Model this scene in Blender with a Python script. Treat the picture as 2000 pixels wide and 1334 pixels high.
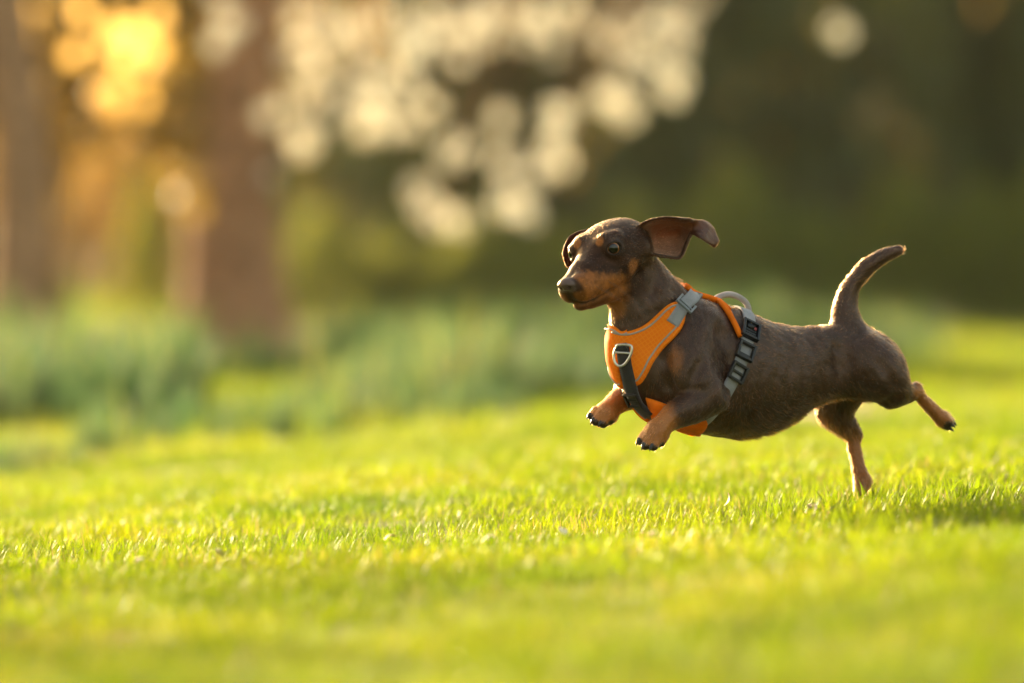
import bpy, math, random
import numpy as np
from mathutils import Vector, Matrix

# ------------------------------------------------------------------ camera, sky, sun, exposure
for o in list(bpy.data.objects):
    bpy.data.objects.remove(o)
scene = bpy.context.scene
C = scene.collection
CAM_H = 0.389
PITCH = math.atan(167 * 9e-5)
FOCUS = 8.0
cam_d = bpy.data.cameras.new('camera')
cam_d.lens = 200.0
cam_d.sensor_width = 36.0
cam_d.clip_start = 0.1
cam_d.clip_end = 3000.0
cam_d.dof.use_dof = True
cam_d.dof.focus_distance = 7.93
cam_d.dof.aperture_fstop = 2.15
cam_d.dof.aperture_blades = 0
cam = bpy.data.objects.new('camera', cam_d)
cam.location = (0, 0, CAM_H)
cam.rotation_euler = (math.pi / 2 - PITCH, 0, 0)
C.objects.link(cam)
scene.camera = cam

SUN_AZ = math.radians(-30.0)      # to the left of the view direction, behind the dog
SUN_EL = math.radians(10.5)
world = bpy.data.worlds.new('World')
scene.world = world
world.use_nodes = True
wn = world.node_tree
wn.nodes.clear()
sky = wn.nodes.new('ShaderNodeTexSky')
sky.sky_type = 'NISHITA'
sky.sun_disc = False
sky.sun_elevation = SUN_EL
sky.sun_rotation = SUN_AZ
sky.air_density = 1.5
sky.dust_density = 6.0
sky.ozone_density = 0.0
bg = wn.nodes.new('ShaderNodeBackground')
bg.inputs['Strength'].default_value = 0.15
wo = wn.nodes.new('ShaderNodeOutputWorld')
wn.links.new(sky.outputs[0], bg.inputs['Color'])
wn.links.new(bg.outputs[0], wo.inputs['Surface'])

sun_d = bpy.data.lights.new('sun', 'SUN')
sun_d.energy = 4.4
sun_d.angle = math.radians(0.6)
sun_d.color = (1.0, 0.80, 0.48)
sun = bpy.data.objects.new('sun', sun_d)
SUN_DIR = Vector((math.sin(SUN_AZ) * math.cos(SUN_EL), math.cos(SUN_AZ) * math.cos(SUN_EL), math.sin(SUN_EL)))
sun.rotation_euler = SUN_DIR.to_track_quat('Z', 'Y').to_euler()
sun.location = (-10, 30, 12)
C.objects.link(sun)

scene.view_settings.view_transform = 'Standard'
scene.view_settings.look = 'None'
scene.view_settings.exposure = 2.0
scene.view_settings.gamma = 1.0
scene.view_settings.use_curve_mapping = False
scene.cycles.use_denoising = True
scene.cycles.max_bounces = 6
scene.cycles.volume_bounces = 0
scene.cycles.transparent_max_bounces = 12
scene.cycles.sample_clamp_indirect = 8.0

# ------------------------------------------------------------------ helpers
K = 9e-5                     # tangent of one photo pixel
CAMPOS = np.array([0.0, 0.0, CAM_H])
FWD = np.array([0.0, math.cos(PITCH), -math.sin(PITCH)])
UPV = np.array([0.0, math.sin(PITCH), math.cos(PITCH)])
RGT = np.array([1.0, 0.0, 0.0])
PX = 0.72e-3                 # metres per photo pixel at the dog

def P(px, py, w=0.0):
    """a measured place: photo column and row at the dog, and depth w (same unit) behind the focus plane"""
    d = FOCUS + w * PX
    return CAMPOS + d * (FWD + (px - 1000) * K * RGT + (667 - py) * K * UPV)

def tag(o, label=None, cat=None, group=None, kind=None):
    if label: o['label'] = label
    if cat: o['category'] = cat
    if group: o['group'] = group
    if kind: o['kind'] = kind
    return o

def link(o, parent=None):
    C.objects.link(o)
    if parent is not None:
        o.parent = parent
    return o

def empty(name, loc=(0, 0, 0)):
    o = bpy.data.objects.new(name, None)
    o.location = loc
    o.empty_display_size = 0.1
    return link(o)

def mesh_obj(name, verts, faces, mat=None, parent=None, smooth=True):
    me = bpy.data.meshes.new(name)
    verts = np.asarray(verts, dtype=np.float64)
    me.from_pydata([tuple(v) for v in verts], [], [tuple(int(i) for i in f) for f in faces])
    if smooth:
        me.polygons.foreach_set('use_smooth', [True] * len(me.polygons))
    me.update()
    if mat: me.materials.append(mat)
    o = bpy.data.objects.new(name, me)
    link(o)
    if parent is not None:
        o.parent = parent
        o.location = -Vector(parent.location) if parent.type == 'EMPTY' else (0, 0, 0)
    return o

def fast_mesh(name, co, quads=None, tris=None, mat=None):
    """big meshes straight from arrays"""
    me = bpy.data.meshes.new(name)
    co = np.ascontiguousarray(co, dtype=np.float32)
    me.vertices.add(len(co))
    me.vertices.foreach_set('co', co.ravel())
    parts, starts, tot = [], [], 0
    if quads is not None and len(quads):
        parts.append(np.asarray(quads, np.int32).ravel())
        starts.append(np.arange(len(quads), dtype=np.int32) * 4)
        tot = len(quads) * 4
    if tris is not None and len(tris):
        parts.append(np.asarray(tris, np.int32).ravel())
        starts.append(tot + np.arange(len(tris), dtype=np.int32) * 3)
    li = np.concatenate(parts); st = np.concatenate(starts)
    me.loops.add(len(li)); me.loops.foreach_set('vertex_index', li)
    me.polygons.add(len(st)); me.polygons.foreach_set('loop_start', st)
    me.polygons.foreach_set('use_smooth', np.ones(len(st), dtype=bool))
    me.update(calc_edges=True)
    me.validate()
    if mat: me.materials.append(mat)
    return me

class Nodes:
    def __init__(self, name):
        self.m = bpy.data.materials.new(name)
        self.m.use_nodes = True
        self.t = self.m.node_tree
        self.t.nodes.clear()
        self.out = self.n('ShaderNodeOutputMaterial')
    def n(self, kind, **kw):
        nd = self.t.nodes.new(kind)
        for k, v in kw.items():
            if k.startswith('i_'):
                nd.inputs[k[2:].replace('_', ' ')].default_value = v
            else:
                setattr(nd, k, v)
        return nd
    def l(self, a, b):
        self.t.links.new(a, b)
    def ramp(self, fac, stops):
        r = self.n('ShaderNodeValToRGB')
        el = r.color_ramp.elements
        el[0].position, el[0].color = stops[0][0], (*stops[0][1], 1)
        el[1].position, el[1].color = stops[-1][0], (*stops[-1][1], 1)
        for p, c in stops[1:-1]:
            e = el.new(p); e.color = (*c, 1)
        self.l(fac, r.inputs[0])
        return r.outputs[0]
    def noise(self, scale, detail=3, vec=None, dim='3D'):
        t = self.n('ShaderNodeTexNoise')
        t.inputs['Scale'].default_value = scale
        t.inputs['Detail'].default_value = detail
        if vec: self.l(vec, t.inputs['Vector'])
        return t.outputs['Fac']

def principled(name, col, rough=0.6, spec=0.5, metal=0.0, noise=None, sheen=0.0, bump=None):
    """plain procedural surface: a colour with slight grain, optional bump"""
    N = Nodes(name)
    b = N.n('ShaderNodeBsdfPrincipled')
    b.inputs['Roughness'].default_value = rough
    b.inputs['Specular IOR Level'].default_value = spec
    b.inputs['Metallic'].default_value = metal
    if sheen: b.inputs['Sheen Weight'].default_value = sheen
    sc, amt = noise or (300.0, 0.12)
    tc = N.n('ShaderNodeTexCoord')
    f = N.noise(sc, 3, tc.outputs['Object'])
    lo = tuple(c * (1 - amt) for c in col); hi = tuple(min(1, c * (1 + amt)) for c in col)
    N.l(N.ramp(f, [(0.3, lo), (0.7, hi)]), b.inputs['Base Color'])
    if bump:
        bf = N.noise(bump[0], 2, tc.outputs['Object'])
        bn = N.n('ShaderNodeBump'); bn.inputs['Strength'].default_value = bump[1]; bn.inputs['Distance'].default_value = bump[2]
        N.l(bf, bn.inputs['Height']); N.l(bn.outputs[0], b.inputs['Normal'])
    N.l(b.outputs[0], N.out.inputs[0])
    return N.m

def vnoise(p, seed=0):
    """cheap smooth 3-D value noise in numpy, -1..1"""
    p = np.asarray(p, float)
    i = np.floor(p).astype(np.int64); f = p - i
    f = f * f * (3 - 2 * f)
    def h(a, b, c):
        n = (a * 374761393 + b * 668265263 + c * 2147483647 + seed * 974711) & 0xffffffff
        n = ((n ^ (n >> 13)) * 1274126177) & 0xffffffff
        return ((n ^ (n >> 16)) & 0xffff) / 32767.5 - 1
    r = 0
    for dx in (0, 1):
        for dy in (0, 1):
            for dz in (0, 1):
                wgt = (f[:, 0] if dx else 1 - f[:, 0]) * (f[:, 1] if dy else 1 - f[:, 1]) * (f[:, 2] if dz else 1 - f[:, 2])
                r = r + wgt * h(i[:, 0] + dx, i[:, 1] + dy, i[:, 2] + dz)
    return r

def smooth01(x, a, b):
    t = np.clip((x - a) / (b - a), 0, 1)
    return t * t * (3 - 2 * t)

def join(parts):
    V_, F_, o = [], [], 0
    for v, f in parts:
        V_ += [tuple(p) for p in v]; F_ += [tuple(i + o for i in g) for g in f]; o += len(v)
    return V_, F_

SLOPE = 0.07
def ground_z(x, y):
    s = SLOPE * (1 - smooth01(np.asarray(y, float), 9.5, 20.0))
    x = np.asarray(x, float)
    xs = np.tanh(x / 2.5) * 2.5
    return s * xs + 0.008 * np.sin(x * 2.1 + y * 0.9) * np.cos(y * 1.3 - x * 0.6)

# ================================================================== the setting
def ground_material():
    N = Nodes('turf_soil')
    geo = N.n('ShaderNodeNewGeometry')
    b = N.n('ShaderNodeBsdfPrincipled'); b.inputs['Roughness'].default_value = 0.9
    f = N.noise(1.3, 5, geo.outputs['Position'])
    g = N.noise(30, 4, geo.outputs['Position'])
    c1 = N.ramp(f, [(0.35, (0.060, 0.085, 0.014)), (0.52, (0.085, 0.105, 0.018)), (0.68, (0.13, 0.11, 0.035))])
    c2 = N.ramp(g, [(0.3, (0.55, 0.55, 0.55)), (0.7, (1, 1, 1))])
    mx = N.n('ShaderNodeMixRGB', blend_type='MULTIPLY'); mx.inputs[0].default_value = 1
    N.l(c1, mx.inputs[1]); N.l(c2, mx.inputs[2])
    N.l(mx.outputs[0], b.inputs['Base Color'])
    N.l(b.outputs[0], N.out.inputs[0])
    return N.m

xs = np.concatenate([[-900, -300, -120, -60, -35, -22, -15], np.arange(-10, 10.01, 0.25), [15, 22, 35, 60, 120, 300, 900]])
ys = np.concatenate([[-200, -60, -25, -10, -4], np.arange(0, 30.01, 0.25), np.arange(31, 60, 1.5), [70, 90, 130, 220, 500, 1800]])
XX, YY = np.meshgrid(xs, ys, indexing='ij')
ZZ = ground_z(XX, YY)
gv = np.stack([XX, YY, ZZ], -1).reshape(-1, 3)
ii = np.arange(len(xs) * len(ys)).reshape(len(xs), len(ys))
gq = np.stack([ii[:-1, :-1], ii[1:, :-1], ii[1:, 1:], ii[:-1, 1:]], -1).reshape(-1, 4)
ground = link(bpy.data.objects.new('ground', fast_mesh('ground', gv, quads=gq, mat=ground_material())))
tag(ground, kind='structure')

# bare earth worn through the turf, and the path in front of the shrubs
def earth_patch(name, cx, cy, rx, ry, col, n=40, lift=0.006, seed=0):
    r = random.Random(seed)
    ph = [r.uniform(0, 6.28) for _ in range(4)]
    v, f = [(cx, cy, float(ground_z(cx, cy)) + lift)], []
    for ring in (0.35, 0.7, 1.0):
        for i in range(n):
            a = 2 * math.pi * i / n
            k = ring * (1 + 0.18 * math.sin(2 * a + ph[0]) + 0.12 * math.sin(3 * a + ph[1]) + 0.07 * math.sin(7 * a + ph[2]))
            x, y = cx + rx * k * math.cos(a), cy + ry * k * math.sin(a)
            v.append((x, y, float(ground_z(x, y)) + lift * (1.0 if ring < 1 else 0.6)))
    for i in range(n):
        f.append((0, 1 + i, 1 + (i + 1) % n))
        for k in (0, 1):
            a0, a1 = 1 + k * n + i, 1 + k * n + (i + 1) % n
            f.append((a0, a0 + n, a1 + n, a1))
    o = mesh_obj(name, v, f, principled(name + '_material', col, 0.95, 0.2, noise=(25, 0.35), bump=(60, 0.6, 0.01)))
    return tag(o, kind='structure')
PATCHES = [(-0.68, 11.1, 0.17, 0.30), (0.62, 12.4, 0.34, 0.9), (-1.05, 10.3, 0.12, 0.25), (-1.5, 24.0, 2.4, 4.6)]
earth_patch('tree_bed', *PATCHES[3], (0.075, 0.050, 0.028), n=64, seed=9)
for i, (a, b_, c, d_) in enumerate(PATCHES[:3]):
    earth_patch('bare_soil', a, b_, c, d_, (0.30, 0.20, 0.125), seed=i)
pv, pf = [], []
for i in range(41):
    x = -12 + 24 * i / 40
    for e in (0, 1):
        y = 27.5 + 2.6 * e + 0.25 * math.sin(x * 0.7)
        pv.append((x, y, float(ground_z(x, y)) + 0.02))
for i in range(40):
    pf.append((2 * i, 2 * i + 2, 2 * i + 3, 2 * i + 1))
tag(mesh_obj('path', pv, pf, principled('path_earth', (0.16, 0.105, 0.075), 0.95, 0.2, noise=(6, 0.25))), kind='structure')

# ------------------------------------------------------------------ blades
def blade_material(name, refl, trans, straw, mixf=0.5, rough=0.45):
    N = Nodes(name)
    at = N.n('ShaderNodeAttribute', attribute_name='shade')
    oi = N.n('ShaderNodeObjectInfo')
    geo = N.n('ShaderNodeNewGeometry')
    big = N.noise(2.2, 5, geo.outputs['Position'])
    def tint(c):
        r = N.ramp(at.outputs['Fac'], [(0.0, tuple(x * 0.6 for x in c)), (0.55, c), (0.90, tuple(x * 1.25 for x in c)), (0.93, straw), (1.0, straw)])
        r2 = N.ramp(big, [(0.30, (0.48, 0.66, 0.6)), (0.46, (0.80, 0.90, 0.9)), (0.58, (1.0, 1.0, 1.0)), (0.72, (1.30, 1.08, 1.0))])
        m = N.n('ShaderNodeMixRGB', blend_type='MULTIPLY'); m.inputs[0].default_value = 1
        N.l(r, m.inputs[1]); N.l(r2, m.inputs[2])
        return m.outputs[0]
    b = N.n('ShaderNodeBsdfPrincipled')
    b.inputs['Roughness'].default_value = rough
    b.inputs['Specular IOR Level'].default_value = 0.25
    N.l(tint(refl), b.inputs['Base Color'])
    t = N.n('ShaderNodeBsdfTranslucent')
    N.l(tint(trans), t.inputs['Color'])
    mx = N.n('ShaderNodeMixShader'); mx.inputs[0].default_value = mixf
    N.l(b.outputs[0], mx.inputs[1]); N.l(t.outputs[0], mx.inputs[2])
    N.l(mx.outputs[0], N.out.inputs[0])
    return N.m

def blades(n, radius, l0, l1, w0, w1, bend, seed, segs=3, tilt=0.35):
    """n bent tapering blades rooted in a disc; vectorised. returns verts, quads, tris, shade"""
    r = np.random.default_rng(seed)
    a = r.uniform(0, 2 * np.pi, n); q = radius * np.sqrt(r.random(n))
    root = np.stack([q * np.cos(a), q * np.sin(a), np.zeros(n)], 1)
    az = r.uniform(0, 2 * np.pi, n)
    lean = np.abs(r.normal(0, tilt, n))
    L = r.uniform(l0, l1, n) * r.uniform(0.7, 1.15, n); W = r.uniform(w0, w1, n)
    bd = r.uniform(0.2, 1.0, n) * bend
    d = np.stack([np.cos(az), np.sin(az)], 1)
    sd = np.stack([-np.sin(az), np.cos(az), np.zeros(n)], 1)
    tw = r.normal(0, 0.5, n)
    V_ = []
    pos = root.copy(); ang = lean.copy()
    for k in range(segs + 1):
        t = k / segs
        wk = W * (1 - t ** 1.8) * (0.75 + 0.5 * min(t * 3, 0.5))
        side = sd * np.cos(tw * t)[:, None] + np.stack([d[:, 0] * 0, d[:, 0] * 0, np.sin(tw * t)], 1)
        if k < segs:
            V_.append(pos - side * wk[:, None] / 2); V_.append(pos + side * wk[:, None] / 2)
        else:
            V_.append(pos.copy())
        step = L / segs
        pos = pos + np.stack([d[:, 0] * np.sin(ang) * step, d[:, 1] * np.sin(ang) * step, np.cos(ang) * step], 1)
        ang = ang + bd / segs
    m = 2 * segs + 1
    co = np.stack(V_, 1).reshape(-1, 3)
    base = np.arange(n) * m
    quads = np.concatenate([np.stack([base + 2 * k, base + 2 * k + 1, base + 2 * k + 3, base + 2 * k + 2], 1) for k in range(segs - 1)])
    tris = np.stack([base + 2 * segs - 2, base + 2 * segs - 1, base + 2 * segs], 1)
    return co, quads, tris, np.repeat(r.random(n), m)

def source_collection(name, meshes):
    col = bpy.data.collections.new(name)
    for i, me in enumerate(meshes):
        col.objects.link(bpy.data.objects.new(name + '_source', me))
    return col

def scatter(name, points, rots, scales, src, kind='stuff', label=None, cat=None):
    """points with a turn and a size, each carrying one tuft of the source collection"""
    me = bpy.data.meshes.new(name)
    me.vertices.add(len(points)); me.vertices.foreach_set('co', np.asarray(points, np.float32).ravel())
    a = me.attributes.new('turn', 'FLOAT_VECTOR', 'POINT'); a.data.foreach_set('vector', np.asarray(rots, np.float32).ravel())
    a = me.attributes.new('size', 'FLOAT', 'POINT'); a.data.foreach_set('value', np.asarray(scales, np.float32))
    o = link(bpy.data.objects.new(name, me))
    ng = bpy.data.node_groups.new(name + '_nodes', 'GeometryNodeTree')
    ng.interface.new_socket('Geometry', in_out='INPUT', socket_type='NodeSocketGeometry')
    ng.interface.new_socket('Geometry', in_out='OUTPUT', socket_type='NodeSocketGeometry')
    gi, go = ng.nodes.new('NodeGroupInput'), ng.nodes.new('NodeGroupOutput')
    ci = ng.nodes.new('GeometryNodeCollectionInfo')
    ci.inputs['Collection'].default_value = src
    ci.inputs['Separate Children'].default_value = True
    ci.inputs['Reset Children'].default_value = True
    ip = ng.nodes.new('GeometryNodeInstanceOnPoints')
    ip.inputs['Pick Instance'].default_value = True
    rv = ng.nodes.new('FunctionNodeRandomValue'); rv.data_type = 'INT'
    rv.inputs[4].default_value = 0; rv.inputs[5].default_value = 99
    na = ng.nodes.new('GeometryNodeInputNamedAttribute'); na.data_type = 'FLOAT_VECTOR'; na.inputs[0].default_value = 'turn'
    nb = ng.nodes.new('GeometryNodeInputNamedAttribute'); nb.data_type = 'FLOAT'; nb.inputs[0].default_value = 'size'
    L = ng.links.new
    L(gi.outputs[0], ip.inputs['Points']); L(ci.outputs[0], ip.inputs['Instance'])
    L(rv.outputs[2], ip.inputs['Instance Index'])
    L(na.outputs[0], ip.inputs['Rotation']); L(nb.outputs[0], ip.inputs['Scale'])
    L(ip.outputs[0], go.inputs[0])
    md = o.modifiers.new('scatter', 'NODES'); md.node_group = ng
    return tag(o, label, cat, kind=kind)

def blade_mesh(name, arrs, mat):
    co, qd, tr_, sh = arrs
    me = fast_mesh(name, co, quads=qd, tris=tr_, mat=mat)
    a = me.attributes.new('shade', 'FLOAT', 'POINT'); a.data.foreach_set('value', sh.astype(np.float32))
    return me

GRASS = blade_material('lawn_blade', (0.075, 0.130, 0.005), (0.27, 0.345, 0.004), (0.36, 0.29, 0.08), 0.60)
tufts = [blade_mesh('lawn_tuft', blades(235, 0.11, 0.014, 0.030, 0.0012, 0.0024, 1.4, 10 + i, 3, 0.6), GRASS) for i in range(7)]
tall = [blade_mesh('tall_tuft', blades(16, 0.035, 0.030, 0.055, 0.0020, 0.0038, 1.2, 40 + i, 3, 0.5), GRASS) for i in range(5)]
rg = np.random.default_rng(21)
def lawn_points(y0, y1, side, dens, rgen):
    area = 2 * (0.045 * (y1 ** 2 - y0 ** 2) + side * (y1 - y0))
    n = int(area * dens)
    y = rgen.uniform(y0, y1, n * 2); x = rgen.uniform(-1, 1, n * 2) * (0.09 * y1 + side)
    k = np.abs(x) < 0.09 * y + side
    x, y = x[k][:n], y[k][:n]
    bad = np.zeros(len(x), bool)
    for cx, cy, rx, ry in PATCHES:
        bad |= ((x - cx) / rx) ** 2 + ((y - cy) / ry) ** 2 < rgen.uniform(0.5, 1.15, len(x))
    x, y = x[~bad], y[~bad]
    return np.stack([x, y, ground_z(x, y) - 0.002], 1)
cg = 0.088
jx, jy = np.meshgrid(np.arange(-2.6, 2.6, cg), np.arange(2.6, 12.0, cg), indexing='ij')
jx = (jx + rg.uniform(-.5, .5, jx.shape) * cg * 1.3).ravel(); jy = (jy + rg.uniform(-.5, .5, jy.shape) * cg * 1.3).ravel()
jk = np.abs(jx) < 0.09 * jy + 1.3
for cx, cy, rx, ry in PATCHES:
    jk &= ((jx - cx) / rx) ** 2 + ((jy - cy) / ry) ** 2 > rg.uniform(0.5, 1.15, len(jx))
p1 = np.stack([jx[jk], jy[jk], ground_z(jx[jk], jy[jk]) - 0.002], 1)
p2 = lawn_points(12.0, 30.0, 2.0, 26, rg)
p3 = lawn_points(30.0, 60.0, 4.0, 4, rg)
pp = np.vstack([p1, p2, p3])
sz = np.concatenate([rg.uniform(0.8, 1.25, len(p1)), rg.uniform(1.3, 1.9, len(p2)), rg.uniform(2.5, 3.5, len(p3))])
# the turf is uneven: longer and shorter stretches
sz *= 1 + 0.28 * vnoise(np.stack([pp[:, 0] * 3.0, pp[:, 1] * 1.6, pp[:, 0] * 0], 1), 4)
rt = np.stack([rg.normal(0, 0.08, len(pp)), rg.normal(0, 0.08, len(pp)), rg.uniform(0, 6.28, len(pp))], 1)
scatter('lawn_grass', pp, rt, sz, source_collection('lawn_tufts', tufts), label='short bright green lawn grass', cat='grass')
pt = lawn_points(3.0, 13.0, 1.2, 7, rg)
m = vnoise(np.stack([pt[:, 0] * 2.2, pt[:, 1] * 1.5, pt[:, 0] * 0 + 3], 1), 9) > -0.15
pt = pt[m]
hx_, hy_ = rg.uniform(0.34, 0.72, 46), rg.uniform(7.72, 8.16, 46)
pt = np.vstack([pt, np.stack([hx_, hy_, ground_z(hx_, hy_) - 0.002], 1)])
rt = np.stack([rg.normal(0, 0.1, len(pt)), rg.normal(0, 0.1, len(pt)), rg.uniform(0, 6.28, len(pt))], 1)
scatter('longer_grass', pt, rt, rg.uniform(0.6, 1.15, len(pt)), source_collection('tall_tufts', tall), label='longer blades of grass standing out of the lawn', cat='grass')

# daffodil foliage: grey-green strap leaves in a wide drift behind the dog
DAFF = blade_material('daffodil_blade', (0.075, 0.130, 0.070), (0.17, 0.27, 0.10), (0.30, 0.30, 0.06), 0.42, 0.65)
daff = [blade_mesh('daffodil_clump', blades(30, 0.07, 0.12, 0.25, 0.009, 0.016, 0.9, 70 + i, 4, 0.28), DAFF) for i in range(6)]
def drift_front(x):
    return 12.4 + 0.6 * np.sin(x * 3.1 + 1) + 0.4 * np.sin(x * 7.3) + np.clip(x * 1.5 + 0.3, 0, 6.0)
n = 5200
y = rg.uniform(11.0, 26.0, n); x = rg.uniform(-1, 1, n) * (0.09 * y + 1.6)
back = np.clip(21.0 + 3.0 * x, 18.5, 25.0) + rg.normal(0, 0.4, n)
k = (y > drift_front(x) + np.abs(rg.normal(0, 1.3, n))) & (y < back)
k &= (x / (y * 9e-5) + 1000 < 1640 + 90 * rg.normal(0, 1, n))
k &= vnoise(np.stack([x * 1.6, y * 0.8, x * 0], 1), 12) > -0.25
x, y = x[k], y[k]
dp = np.stack([x, y, ground_z(x, y) - 0.004], 1)
rt = np.stack([rg.normal(0, 0.08, len(x)), rg.normal(0, 0.08, len(x)), rg.uniform(0, 6.28, len(x))], 1)
scatter('daffodil_foliage', dp, rt, np.clip(rg.normal(0.95, 0.22, len(x)), 0.5, 1.5) * (0.45 + 0.55 * smooth01(y - drift_front(x), 0.2, 2.6)), source_collection('daffodil_clumps', daff), label='drift of grey-green strap-leaved daffodil foliage behind the lawn', cat='foliage')

# ------------------------------------------------------------------ woody plants
def leaf_material(name, refl, trans, mixf=0.4, rough=0.5, var=0.45):
    N = Nodes(name)
    at = N.n('ShaderNodeAttribute', attribute_name='shade')
    def tint(c):
        return N.ramp(at.outputs['Fac'], [(0.0, tuple(x * (1 - var) for x in c)), (0.6, c), (1.0, tuple(min(1, x * (1 + var)) for x in c))])
    b = N.n('ShaderNodeBsdfPrincipled'); b.inputs['Roughness'].default_value = rough
    N.l(tint(refl), b.inputs['Base Color'])
    t = N.n('ShaderNodeBsdfTranslucent'); N.l(tint(trans), t.inputs['Color'])
    mx = N.n('ShaderNodeMixShader'); mx.inputs[0].default_value = mixf
    N.l(b.outputs[0], mx.inputs[1]); N.l(t.outputs[0], mx.inputs[2]); N.l(mx.outputs[0], N.out.inputs[0])
    return N.m

def leaves(centres, length, width, rgen, droop=0.2):
    """one folded leaf (two quads) at every centre, any way up"""
    n = len(centres)
    d = rgen.normal(0, 1, (n, 3)); d[:, 2] -= droop; d /= np.linalg.norm(d, axis=1, keepdims=True)
    s = np.cross(d, rgen.normal(0, 1, (n, 3))); s /= np.linalg.norm(s, axis=1, keepdims=True)
    u = np.cross(d, s)
    L = length * rgen.uniform(0.7, 1.3, (n, 1)); W = width * rgen.uniform(0.7, 1.3, (n, 1))
    c = np.asarray(centres)
    V_ = np.stack([c - d * L / 2, c - s * W / 2 + u * W * 0.18, c + d * L / 2, c + s * W / 2 + u * W * 0.18], 1).reshape(-1, 3)
    b0 = np.arange(n) * 4
    tris = np.concatenate([np.stack([b0, b0 + 1, b0 + 2], 1), np.stack([b0, b0 + 2, b0 + 3], 1)])
    return V_, tris, np.repeat(rgen.random(n), 4)

def leaf_mesh(name, arrs, mat):
    co, tr_, sh = arrs
    me = fast_mesh(name, co, tris=tr_, mat=mat)
    a = me.attributes.new('shade', 'FLOAT', 'POINT'); a.data.foreach_set('value', sh.astype(np.float32))
    return me

def limb(pr, n=9, sub=6, wob=0.0, seed=0):
    """tapering limb along rows of (x, y, z, radius)"""
    q = np.asarray(pr, float)
    e = np.vstack([2 * q[0] - q[1], q, 2 * q[-1] - q[-2]])
    c = []
    for i in range(len(q) - 1):
        p0, p1, p2, p3 = e[i:i + 4]
        for t in np.linspace(0, 1, sub, endpoint=False):
            c.append(0.5 * (2 * p1 + (p2 - p0) * t + (2 * p0 - 5 * p1 + 4 * p2 - p3) * t * t + (3 * p1 - p0 - 3 * p2 + p3) * t ** 3))
    c.append(q[-1]); c = np.array(c)
    r = np.random.default_rng(seed)
    v, f = [], []
    for i in range(len(c)):
        tg = c[min(i + 1, len(c) - 1), :3] - c[max(i - 1, 0), :3]; tg = tg / (np.linalg.norm(tg) + 1e-9)
        e1 = np.cross(tg, [0.13, 0.97, 0.21]); e1 /= np.linalg.norm(e1); e2 = np.cross(tg, e1)
        for j in range(n):
            a = 2 * math.pi * j / n
            rr = c[i, 3] * (1 + wob * r.uniform(-1, 1))
            v.append(c[i, :3] + rr * (math.cos(a) * e1 + math.sin(a) * e2))
    for i in range(len(c) - 1):
        for j in range(n):
            f.append((i * n + j, i * n + (j + 1) % n, (i + 1) * n + (j + 1) % n, (i + 1) * n + j))
    f.append(tuple(range((len(c) - 1) * n, len(c) * n)))
    return v, f

def bark(name, col):
    return principled(name, col, 0.9, 0.2, noise=(14, 0.45), bump=(22, 0.9, 0.02))

def far(px, py, d):
    """place seen at a photo column and row, d metres away"""
    return CAMPOS + d * (FWD + (px - 1000) * K * RGT + (667 - py) * K * UPV)

BARK_R = bark('bark_redbrown', (0.34, 0.185, 0.10))
BARK_G = bark('bark_grey', (0.15, 0.11, 0.075))

# flowering cherry: stout trunk, limbs out of the top of the picture, hanging flower clusters
TREE_D = 22.0
tb = far(458, 640, TREE_D); tb[2] = float(ground_z(tb[0], tb[1]))
cherry = empty('cherry_tree', tb)
tag(cherry, 'flowering cherry with stout brown trunk and white blossom hanging over the lawn', 'tree')
tx, ty = tb[0], tb[1]
v, f = limb([(tx, ty, -0.05, 0.30), (tx, ty, 0.18, 0.215), (tx - .01, ty, 0.7, 0.175), (tx + .01, ty, 1.4, 0.165), (tx + .03, ty, 2.2, 0.155)], 18, 8, 0.05, 1)
mesh_obj('trunk', v, f, BARK_R, cherry)
MAIN = [
    [(tx, ty, 2.1, 0.12), (tx + 0.5, ty - 0.1, 2.6, 0.09), (tx + 1.2, ty + 0.1, 2.75, 0.065), (tx + 2.0, ty, 2.6, 0.045), (tx + 2.8, ty + 0.2, 2.35, 0.02)],
    [(tx, ty, 2.0, 0.10), (tx + 0.35, ty + 0.4, 2.35, 0.07), (tx + 0.8, ty + 0.6, 2.4, 0.05), (tx + 1.4, ty + 0.7, 2.2, 0.03), (tx + 1.9, ty + 0.6, 2.0, 0.015)],
    [(tx, ty, 2.1, 0.11), (tx - 0.2, ty - 0.3, 2.7, 0.08), (tx - 0.5, ty - 0.5, 3.1, 0.06), (tx - 0.7, ty - 0.6, 3.5, 0.03)],
    [(tx, ty, 2.1, 0.12), (tx + 0.15, ty, 2.9, 0.09), (tx + 0.4, ty + 0.2, 3.6, 0.06), (tx + 0.7, ty, 4.3, 0.03)],
    [(tx, ty, 2.05, 0.10), (tx + 0.4, ty - 0.4, 2.45, 0.07), (tx + 1.0, ty - 0.6, 2.5, 0.05), (tx + 1.6, ty - 0.6, 2.3, 0.03), (tx + 2.2, ty - 0.5, 1.95, 0.015)]]
for i, mrow in enumerate(MAIN):
    v, f = limb(mrow, 9, 6, 0.06, i)
    mesh_obj('limb', v, f, BARK_R, cherry)
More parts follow.
